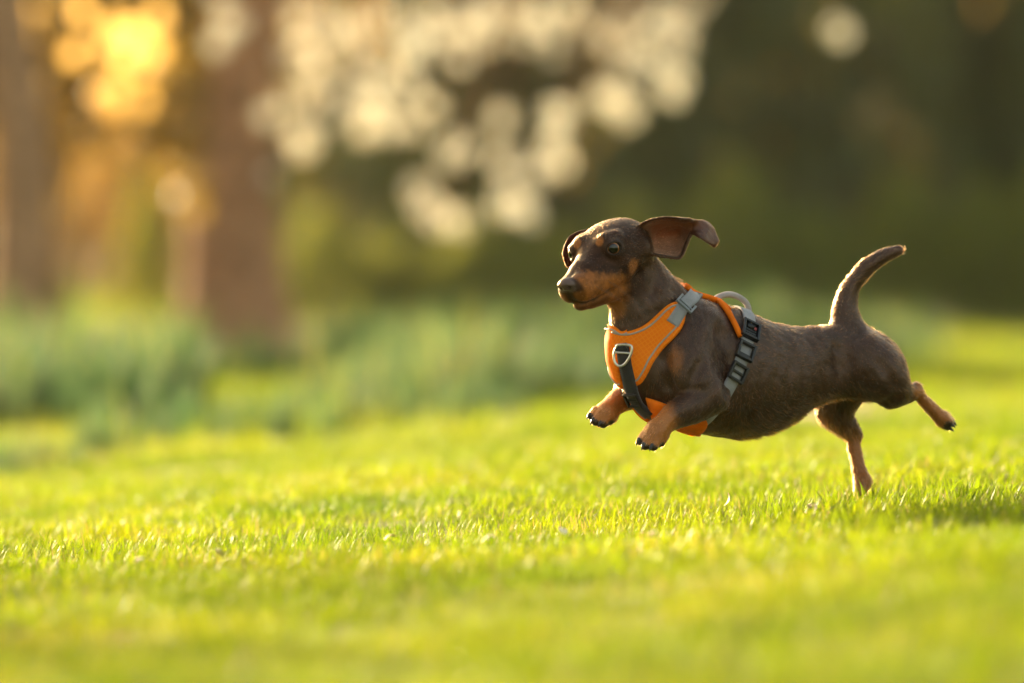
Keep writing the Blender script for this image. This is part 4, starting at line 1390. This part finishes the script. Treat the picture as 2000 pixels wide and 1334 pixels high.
# ---------------------------------------------------------------- coat colour, fur, eyes, claws
hl = to_head(bv)
vpx, vpy, vw = to_px(bv)
hay = np.abs(hl[:, 1])
nz1 = vnoise(bv * 160, 1) * 0.6 + vnoise(bv * 420, 2) * 0.4
limb_v = tri(SDT, bv)             # how far outside the bare trunk
in_head = (hl[:, 0] > -45) & (hl[:, 2] > -64) & (vw < -55) & (vpx < 1262) & (vpy < 640)
def soft(x, a, b):      # 1 inside (x<a) to 0 outside (x>b)
    return 1 - smooth01(x, a, b)
def blob(c, r, p):
    q = (p - np.array(c)) / np.array(r)
    return np.sqrt((q * q).sum(1))
hs3 = np.stack([hl[:, 0], hay, hl[:, 2]], 1)
tan = np.zeros(len(bv))
# muzzle and cheeks
edge = -9 - 0.48 * np.clip(80 - hl[:, 0], 0, 99) + 3.0 * nz1
t = soft(hl[:, 2] + 4 * vnoise(bv * 300, 33), edge - 8, edge + 6) * smooth01(hl[:, 0] + 5 * nz1, 16, 34) * smooth01(hay, 3, 9)
tan = np.maximum(tan, t * in_head * np.maximum(soft(hl[:, 0], 94, 99), 0.55 * soft(hl[:, 2], -28, -24)))
t = soft(hl[:, 2] + 3 * nz1, -50, -36) * smooth01(hl[:, 0] + 4 * nz1, -8, 22) * soft(vpx + 6 * nz1, 1195, 1235)
tan = np.maximum(tan, 0.75 * t * (hl[:, 0] > -45) * (vw < -55) * (vpy < 640) * soft(vpy, 595, 625))
tan *= 1 - 0.7 * soft(hl[:, 2], -47.5, -44.0) * smooth01(hl[:, 0], 46, 60) * in_head
# brow spots
tan = np.maximum(tan, soft(blob((41, 15.5, 14), (5.5, 5.0, 5.5), hs3) + 0.25 * nz1, 0.75, 1.25) * in_head)
# cheek spot: where it sits on the near side, mirrored
m = in_head & (np.hypot(vpx - 1237, vpy - 521) < 6) & (bn[:, 1] < 0)
if m.any():
    cs = hs3[m].mean(0)
    tan = np.maximum(tan, 0.85 * soft(blob(cs, (8, 12, 10), hs3) + 0.25 * nz1, 0.6, 1.2) * in_head)
# breast spots
tan = np.maximum(tan, 0.5 * soft(np.hypot((vpx - 1319) / 17, (vpy - 702) / 30) + 0.3 * nz1, 0.5, 1.2) * (bn[:, 1] < 0.2) * (vw < -60))
# throat
tan = np.maximum(tan, 0.6 * soft(np.hypot((vpx - 1200) / 26, (vpy - 600) / 26), 0.6, 1.2) * (vw < -60))
# fore legs
leg = (vpy > 755) & (limb_v > 0.012) & (vpx < 1360) & (vw < -140)
tan = np.maximum(tan, leg * soft(vpx + 0.35 * (840 - vpy) + 8 * nz1, 1312, 1342))
leg = (vpx < 1258) & (vpy > 730) & (vw > -140) & (limb_v > 0.006)
tan = np.maximum(tan, leg * smooth01(vpy + 6 * nz1 - 0.2 * (vpx - 1200), 742, 762))
# hind legs
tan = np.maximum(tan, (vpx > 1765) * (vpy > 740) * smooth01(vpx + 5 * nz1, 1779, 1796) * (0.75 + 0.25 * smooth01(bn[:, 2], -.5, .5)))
leg = (vpx > 1590) & (vpx < 1712) & (vpy > 780) & (vw > 150)
tan = np.maximum(tan, 0.72 * leg * smooth01(vpy + 9 * nz1 + 0.35 * (1640 - vpx), 815, 862))
# underside of belly and inside of thigh
tan = np.maximum(tan, 0.55 * soft(bn[:, 2], -0.97, -0.80) * (vpx > 1500) * (vpx < 1660) * (vpy > 760))
# inner ear
def near_sheet(g, tol):
    q = g.reshape(-1, 3)
    d = np.full(len(bv), 9.0)
    mn, mx = q.min(0) - .01, q.max(0) + .01
    i = np.where(((bv > mn) & (bv < mx)).all(1))[0]
    for a in range(0, len(i), 4000):
        j = i[a:a + 4000]
        d[j] = np.sqrt(((bv[j][:, None] - q[None]) ** 2).sum(-1).min(1))
    return d < tol
ear_n = near_sheet(EAR_NEAR[6:], 0.0042); ear_f = near_sheet(EAR_FAR[6:], 0.0042)
inner = ear_n & (bn[:, 1] < -0.15) & (vpx < 1352) & (vpy > 430)
thin = (ear_n | ear_f).astype(float)
# dark skin: nose, lips, lids, toe tips
dark = np.zeros(len(bv))
nose_m = smooth01(hl[:, 0], 101.0, 103.0) * (hl[:, 2] > -25) * in_head * smooth01(hl[:, 2] + 0.9 * (hl[:, 0] - 100), -26, -22)
def polydist(p, pl):
    d = np.full(len(p), 99.0)
    for a, b in zip(pl[:-1], pl[1:]):
        a, b = np.array(a, float), np.array(b, float); ba = b - a
        tt = np.clip(((p - a) @ ba) / (ba @ ba), 0, 1)
        d = np.minimum(d, np.linalg.norm(p - a - tt[:, None] * ba, axis=1))
    return d
lip = polydist(hs3, mouth)
dark = np.maximum(dark, 0.85 * soft(lip, 1.5, 3.2) * in_head)
eyed = np.linalg.norm(hs3 - np.array(EYE), axis=1)
lidm = soft(eyed, EYE_R + 1.6, EYE_R + 3.0) * in_head
dark = np.maximum(dark, 0.8 * lidm)
TOES = [(1251, 862, -206), (1261, 871, -216), (1277, 873, -216), (1290, 866, -204),
        (1156, 813, -98), (1163, 823, -108), (1178, 828, -110), (1191, 822, -100),
        (1853, 826, 172), (1850, 833, 178), (1856, 822, 186)]
for tt in TOES:
    dd = np.linalg.norm(bv - P(tt[0] - 1, tt[1] + 4, tt[2] - 4), axis=1)
    dark = np.maximum(dark, soft(dd + 0.001 * nz1, 0.0060, 0.0080))
# the lie of the coat: away from the nose, along trunk and limbs, towards tail and paws
acc = np.zeros_like(bv); ws = np.zeros(len(bv))
for A, B, D in BONES:
    ba = B - A
    tt = np.clip(((bv - A) @ ba) / (ba @ ba), 0, 1)
    dd = np.linalg.norm(bv - A - tt[:, None] * ba, axis=1)
    w = 1 / (dd + 0.004) ** 4
    acc += w[:, None] * D; ws += w
flow = acc / ws[:, None] + np.array([0, 0, -0.25])
flow -= (flow * bn).sum(1)[:, None] * bn
flow += 0.45 * np.stack([vnoise(bv * 50, 5), vnoise(bv * 50, 6), vnoise(bv * 50, 7)], 1) + 0.3 * np.stack([vnoise(bv * 130, 25), vnoise(bv * 130, 26), vnoise(bv * 130, 27)], 1)
flow -= (flow * bn).sum(1)[:, None] * bn
flow /= np.linalg.norm(flow, axis=1, keepdims=True) + 1e-9
lock = np.clip(np.mean([vnoise((bv + tt_ * flow) * 260, 15) for tt_ in np.linspace(-0.011, 0.011, 8)], 0) * 2.6, -1, 1)
lock2 = np.clip(np.mean([vnoise((bv + tt_ * flow) * 120, 17) for tt_ in np.linspace(-0.02, 0.02, 8)], 0) * 2.2, -1, 1)
hairy = (1 - np.maximum(nose_m, np.minimum(1, dark)))
bv = bv + bn * ((0.00030 * lock + 0.00045 * lock2) * hairy * np.where(in_head, 0.5, 1.0))[:, None]
BROWN = np.array([0.024, 0.0084, 0.0037]); TAN = np.array([0.31, 0.100, 0.020]); DARK = np.array([0.014, 0.011, 0.011])
mott = (1 + 0.2 * nz1 + 0.45 * lock + 0.25 * lock2)[:, None]
col = BROWN * mott * (1 - tan[:, None]) + TAN * (1 + 0.15 * nz1)[:, None] * tan[:, None]
ear_rim = np.vstack([EAR_NEAR[:, 0], EAR_NEAR[:, -1]])
ri = np.where(inner)[0]
rimd = np.full(len(bv), 9.0)
for j in range(0, len(ri), 4000):
    jj = ri[j:j + 4000]
    rimd[jj] = np.sqrt(((bv[jj][:, None] - ear_rim[None]) ** 2).sum(-1).min(1))
skin = (np.array([0.15, 0.072, 0.042]) + np.array([0.24, 0.14, 0.09]) * (smooth01(vpy, 448, 478) * (0.75 + 0.5 * nz1))[:, None]) * (1 + 0.2 * lock)[:, None]  # bare inner-ear skin; shade under the top fold is painted in as darker colour
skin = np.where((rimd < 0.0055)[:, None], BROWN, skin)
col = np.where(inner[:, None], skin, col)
col = np.where((in_head & (tan > 0.02))[:, None], col * (1 - tan[:, None] * (0.22 + 0.25 * vnoise(bv * 420, 61)[:, None] + 0.2 * vnoise(bv * 150, 62)[:, None])), col)
col = col * (1 - dark[:, None]) + DARK * dark[:, None]
col = col * (1 - nose_m[:, None]) + np.array([0.085, 0.055, 0.048]) * nose_m[:, None]
bald = np.maximum.reduce([nose_m, dark, soft(eyed, EYE_R + 1.0, EYE_R + 2.0) * in_head])

N = Nodes('dog_skin')
b = N.n('ShaderNodeBsdfPrincipled')
a = N.n('ShaderNodeAttribute', attribute_name='col')
g = N.n('ShaderNodeAttribute', attribute_name='gloss')
th = N.n('ShaderNodeAttribute', attribute_name='thin')
N.l(a.outputs['Color'], b.inputs['Base Color'])
b.inputs['Specular Tint'].default_value = (1.0, 0.70, 0.54, 1)
ms = N.n('ShaderNodeMapRange'); ms.inputs['From Min'].default_value = -0.9; ms.inputs['From Max'].default_value = 0.0; ms.inputs['To Min'].default_value = 0.25; ms.inputs['To Max'].default_value = 0.62
N.l(g.outputs['Fac'], ms.inputs['Value']); N.l(ms.outputs[0], b.inputs['Specular IOR Level'])
mr = N.n('ShaderNodeMapRange'); mr.inputs['To Min'].default_value = 0.43; mr.inputs['To Max'].default_value = 0.30; mr.clamp = False
N.l(g.outputs['Fac'], mr.inputs['Value']); N.l(mr.outputs[0], b.inputs['Roughness'])
tc = N.n('ShaderNodeTexCoord')
bp = N.n('ShaderNodeBump'); bp.inputs['Strength'].default_value = 0.35; bp.inputs['Distance'].default_value = 0.0006
N.l(N.noise(900, 2, tc.outputs['Object']), bp.inputs['Height']); N.l(bp.outputs[0], b.inputs['Normal'])
tr = N.n('ShaderNodeBsdfTranslucent'); tr.inputs['Color'].default_value = (0.50, 0.20, 0.07, 1)
mm = N.n('ShaderNodeMath', operation='MULTIPLY'); mm.inputs[1].default_value = 0.15
N.l(th.outputs['Fac'], mm.inputs[0])
mx = N.n('ShaderNodeMixShader')
N.l(mm.outputs[0], mx.inputs[0]); N.l(b.outputs[0], mx.inputs[1]); N.l(tr.outputs[0], mx.inputs[2])
N.l(mx.outputs[0], N.out.inputs[0])
me = fast_mesh('dachshund', bv, quads=bq, mat=N.m)
ca = me.attributes.new('col', 'FLOAT_COLOR', 'POINT')
ca.data.foreach_set('color', np.hstack([col, np.ones((len(col), 1))]).astype(np.float32).ravel())
glossv = np.where(in_head & (nose_m < .5), np.minimum(dark, 0.3) - 0.9, np.maximum(nose_m, dark))
glossv = np.where((nose_m > .3) | (dark > .3), glossv, relax(np.stack([glossv] * 3, 1), bq, 20, 0.6)[:, 0])
for nm, arr in (('gloss', glossv), ('thin', thin)):
    at = me.attributes.new(nm, 'FLOAT', 'POINT'); at.data.foreach_set('value', arr.astype(np.float32))
dog = link(bpy.data.objects.new('dachshund', me))
tag(dog, 'chocolate and tan smooth-haired dachshund leaping over the lawn in an orange harness', 'dog')

length = np.full(len(bv), 0.0048)
length = np.where(in_head, 0.0030, length)
length = np.where(in_head & (hl[:, 0] > 40), 0.0019, length)
length = np.where(thin > 0, 0.0026, length)
length = np.where((vpy > 760) & (vpx < 1330) & (limb_v > 0.006), 0.0050, length)
length = np.where((bn[:, 2] < -0.35) & (vpx > 1430) & (vpx < 1700) & (vpy < 870), 0.0095, length)
length = np.where((np.hypot(vpx - 1329, vpy - 538) < 13), 0.0170, length)
length = np.where((vpx > 1690) & (bn[:, 0] > 0.4), 0.0075, length)
lift = np.where((np.hypot(vpx - 1329, vpy - 538) < 13), 0.9, 0.14)
lift = np.where(in_head, 0.10, lift)
lift = np.where((bn[:, 2] < -0.35) & (vpx > 1430) & (vpx < 1700), 0.5, lift)

sm = relax(np.stack([length, lift, length], 1), bq, 14, 0.6)
length, lift = sm[:, 0], sm[:, 1]
rng = np.random.default_rng(7)
q = bq
area = 0.5 * np.linalg.norm(np.cross(bv[q[:, 2]] - bv[q[:, 0]], bv[q[:, 3]] - bv[q[:, 1]]), axis=1)
wgt = area * (1 - bald[q].mean(1))
wgt *= np.where(in_head[q[:, 0]], 1.8, 1.0)
wgt *= np.clip(0.0055 / length[q[:, 0]], 0.6, 2.2)
NH = 165000
pick = rng.choice(len(q), NH, p=wgt / wgt.sum())
uu, vv = rng.random(NH)[:, None], rng.random(NH)[:, None]
def bil(arr):
    A = arr[q[pick]]
    if A.ndim == 2: A = A[..., None]
    return (A[:, 0] * (1 - uu) + A[:, 1] * uu) * (1 - vv) + (A[:, 3] * (1 - uu) + A[:, 2] * uu) * vv
hp0, hn, hf = bil(bv), bil(bn), bil(flow)
hL = bil(length) * rng.uniform(0.55, 1.25, (NH, 1))
hlift = bil(lift)
hcol = bil(col)
ht = bil(tan); pickt = rng.random((NH, 1)) < ht * 1.15 - 0.05
mixed = (ht > 0.06) & (ht < 0.94)
hcol = np.where(mixed & (bil(inner.astype(float)) < .5), np.where(pickt, TAN * 0.85, BROWN * 1.5), hcol)
hL = np.where(covered(hp0)[:, None], 0.0008, hL)
# locks: noise smeared along the lie of the hair
streak = np.mean([vnoise((hp0 + tt_ * hf) * 210, 15) for tt_ in np.linspace(-0.012, 0.012, 8)], 0) * 2.6
streak = np.clip(streak, -1, 1)[:, None]
fuzz = rng.random((NH, 1)) < np.where(bil(in_head.astype(float)) > .5, 0.04, 0.10)
hlift = hlift * (1 + 0.6 * streak) + np.where(fuzz, 0.45, 0.0)
d0 = hf + hn * (hlift + 0.10) + rng.normal(0, 0.11, (NH, 3))
d0 /= np.linalg.norm(d0, axis=1, keepdims=True)
d1 = hf + hn * hlift * 0.3 + rng.normal(0, 0.09, (NH, 3))
d1 /= np.linalg.norm(d1, axis=1, keepdims=True)
T4 = np.array([0, 0.35, 0.7, 1.0])
hpts = hp0[:, None] - 0.0004 * hn[:, None] + hL[:, None] * (T4[None, :, None] * d0[:, None] + (T4 ** 2)[None, :, None] * 0.5 * (d1 - d0)[:, None])
cu = bpy.data.hair_curves.new('fur')
cu.add_curves([4] * NH)
cu.attributes['position'].data.foreach_set('vector', hpts.astype(np.float32).ravel())
ra = cu.attributes.get('radius') or cu.attributes.new('radius', 'FLOAT', 'POINT')
ra.data.foreach_set('value', (np.array([0.00016, 0.00015, 0.00011, 0.00003])[None] * rng.uniform(0.8, 1.2, (NH, 1))).astype(np.float32).ravel())
cc = cu.attributes.new('col', 'FLOAT_COLOR', 'CURVE')
hv = hcol * rng.uniform(0.65, 1.45, (NH, 1)) * (1 + 0.85 * streak) * (1 + 0.2 * vnoise(hp0 * 90, 16))[:, None]
hv = np.where(fuzz, hv * 1.5 + np.array([0.20, 0.070, 0.015]), hv)
cc.data.foreach_set('color', np.hstack([hv, np.ones((NH, 1))]).astype(np.float32).ravel())
N = Nodes('dog_fur')
hb = N.n('ShaderNodeBsdfHairPrincipled')
hb.model = 'CHIANG'; hb.parametrization = 'COLOR'
hb.inputs['Roughness'].default_value = 0.27
hb.inputs['IOR'].default_value = 1.5
hb.inputs['Radial Roughness'].default_value = 0.45
hb.inputs['Coat'].default_value = 0.0
hb.inputs['Random Roughness'].default_value = 0.2
a = N.n('ShaderNodeAttribute', attribute_name='col')
N.l(a.outputs['Color'], hb.inputs['Color'])
N.l(hb.outputs[0], N.out.inputs[0])
cu.materials.append(N.m)
fur = link(bpy.data.objects.new('fur', cu), dog)

# eyes
def eye_mat():
    N = Nodes('eye_amber')
    tc = N.n('ShaderNodeTexCoord')
    sx = N.n('ShaderNodeSeparateXYZ'); N.l(tc.outputs['Object'], sx.inputs[0])
    dv = N.n('ShaderNodeMath', operation='DIVIDE'); dv.inputs[1].default_value = EYE_R * HS
    N.l(sx.outputs['Z'], dv.inputs[0])
    c = N.ramp(dv.outputs[0], [(0.0, (0.02, 0.012, 0.008)), (0.58, (0.03, 0.018, 0.012)), (0.63, (0.010, 0.005, 0.003)), (0.67, (0.28, 0.100, 0.018)),
                               (0.79, (0.15, 0.048, 0.010)), (0.82, (0.004, 0.003, 0.003)), (1.0, (0.002, 0.002, 0.002))])
    b = N.n('ShaderNodeBsdfPrincipled')
    b.inputs['Roughness'].default_value = 0.06
    b.inputs['Specular IOR Level'].default_value = 0.6
    b.inputs['Coat Weight'].default_value = 0.0
    b.inputs['Coat Roughness'].default_value = 0.02
    N.l(c, b.inputs['Base Color']); N.l(b.outputs[0], N.out.inputs[0])
    return N.m
EM = eye_mat()
def sphere_arrays(nu=24, nv=16):
    v, f = [(0, 0, 1)], []
    for i in range(1, nv):
        t = math.pi * i / nv
        for j in range(nu):
            p = 2 * math.pi * j / nu
            v.append((math.sin(t) * math.cos(p), math.sin(t) * math.sin(p), math.cos(t)))
    v.append((0, 0, -1)); L = len(v) - 1
    for j in range(nu): f.append((0, 1 + j, 1 + (j + 1) % nu))
    for i in range(nv - 2):
        for j in range(nu):
            a0, a1 = 1 + i * nu + j, 1 + i * nu + (j + 1) % nu
            f.append((a0, a0 + nu, a1 + nu, a1))
    for j in range(nu): f.append((L, 1 + (nv - 2) * nu + (j + 1) % nu, 1 + (nv - 2) * nu + j))
    return np.array(v), f
sv, sf = sphere_arrays()
for sgn in (1, -1):
    gaze = HF * 0.80 + HL * 0.60 * sgn + HU * 0.05
    if sgn < 0: gaze = HF * 0.85 - HL * 0.50 + HU * 0.03
    gz_ = Vector(gaze).normalized()
    bulge = sv * EYE_R * HS
    bulge[:, 2] += 0.10 * EYE_R * HS * np.clip(sv[:, 2] - 0.6, 0, 1)
    eo = mesh_obj('eye', bulge, sf, EM, dog)
    eo.location = H(EYE[0], sgn * EYE[1], EYE[2])
    eo.rotation_euler = gz_.to_track_quat('Z', 'Y').to_euler()

# claws: short dark hooks at the toe tips
CM = principled('claw_horn', (0.02, 0.018, 0.018), 0.3, 0.5)
def horn(p0, p1, p2, r, n=8, m=7):
    p0, p1, p2 = map(np.array, (p0, p1, p2))
    v, f = [], []
    for i in range(m):
        t = i / (m - 1)
        c = (1 - t) ** 2 * p0 + 2 * t * (1 - t) * p1 + t * t * p2
        tg = 2 * (1 - t) * (p1 - p0) + 2 * t * (p2 - p1); tg /= np.linalg.norm(tg)
        e1 = np.cross(tg, [0.3, 0.9, 0.2]); e1 /= np.linalg.norm(e1); e2 = np.cross(tg, e1)
        rr = r * (1 - 0.9 * t ** 1.5)
        for j in range(n):
            a = 2 * math.pi * j / n
            v.append(c + rr * (math.cos(a) * e1 + math.sin(a) * e2))
    for i in range(m - 1):
        for j in range(n):
            f.append((i * n + j, i * n + (j + 1) % n, (i + 1) * n + (j + 1) % n, (i + 1) * n + j))
    f.append(tuple(range((m - 1) * n, m * n)))
    return v, f
for i, (a, b_, c) in enumerate(TOES):
    if i < 4: dv = [(-3, -5, -4), (-7, 2, -9), (-8, 9, -10)]
    elif i < 8: dv = [(-3, -5, -3), (-8, 0, -8), (-10, 7, -8)]
    else: dv = [(4, 3, -2), (10, 6, -3), (13, 10, -4)]
    k_ = [P(a + x, b_ + y, c + z) for x, y, z in dv]
    hv_, hf_ = horn(*k_, rpx(4.2))
    mesh_obj('claw', hv_, hf_, CM, dog)
# whiskers
WM = principled('whisker', (0.10, 0.07, 0.05), 0.4)
wr = random.Random(3)
for sgn in (1, -1):
    for i in range(5):
        x0 = 78 - i * 7; z0 = -24 - (i % 3) * 4
        y0 = sgn * (20 + 0.08 * (90 - x0))
        p0 = H(x0, y0 * 0.8, z0)
        p1 = H(x0 + 8, y0 + sgn * 16, z0 - 10)
        p2 = H(x0 + 2 - i, y0 + sgn * 30, z0 - 26 - 3 * i)
        hv_, hf_ = horn(p0, p1, p2, 0.00022, 5, 7)
        mesh_obj('whisker', hv_, hf_, WM, dog)
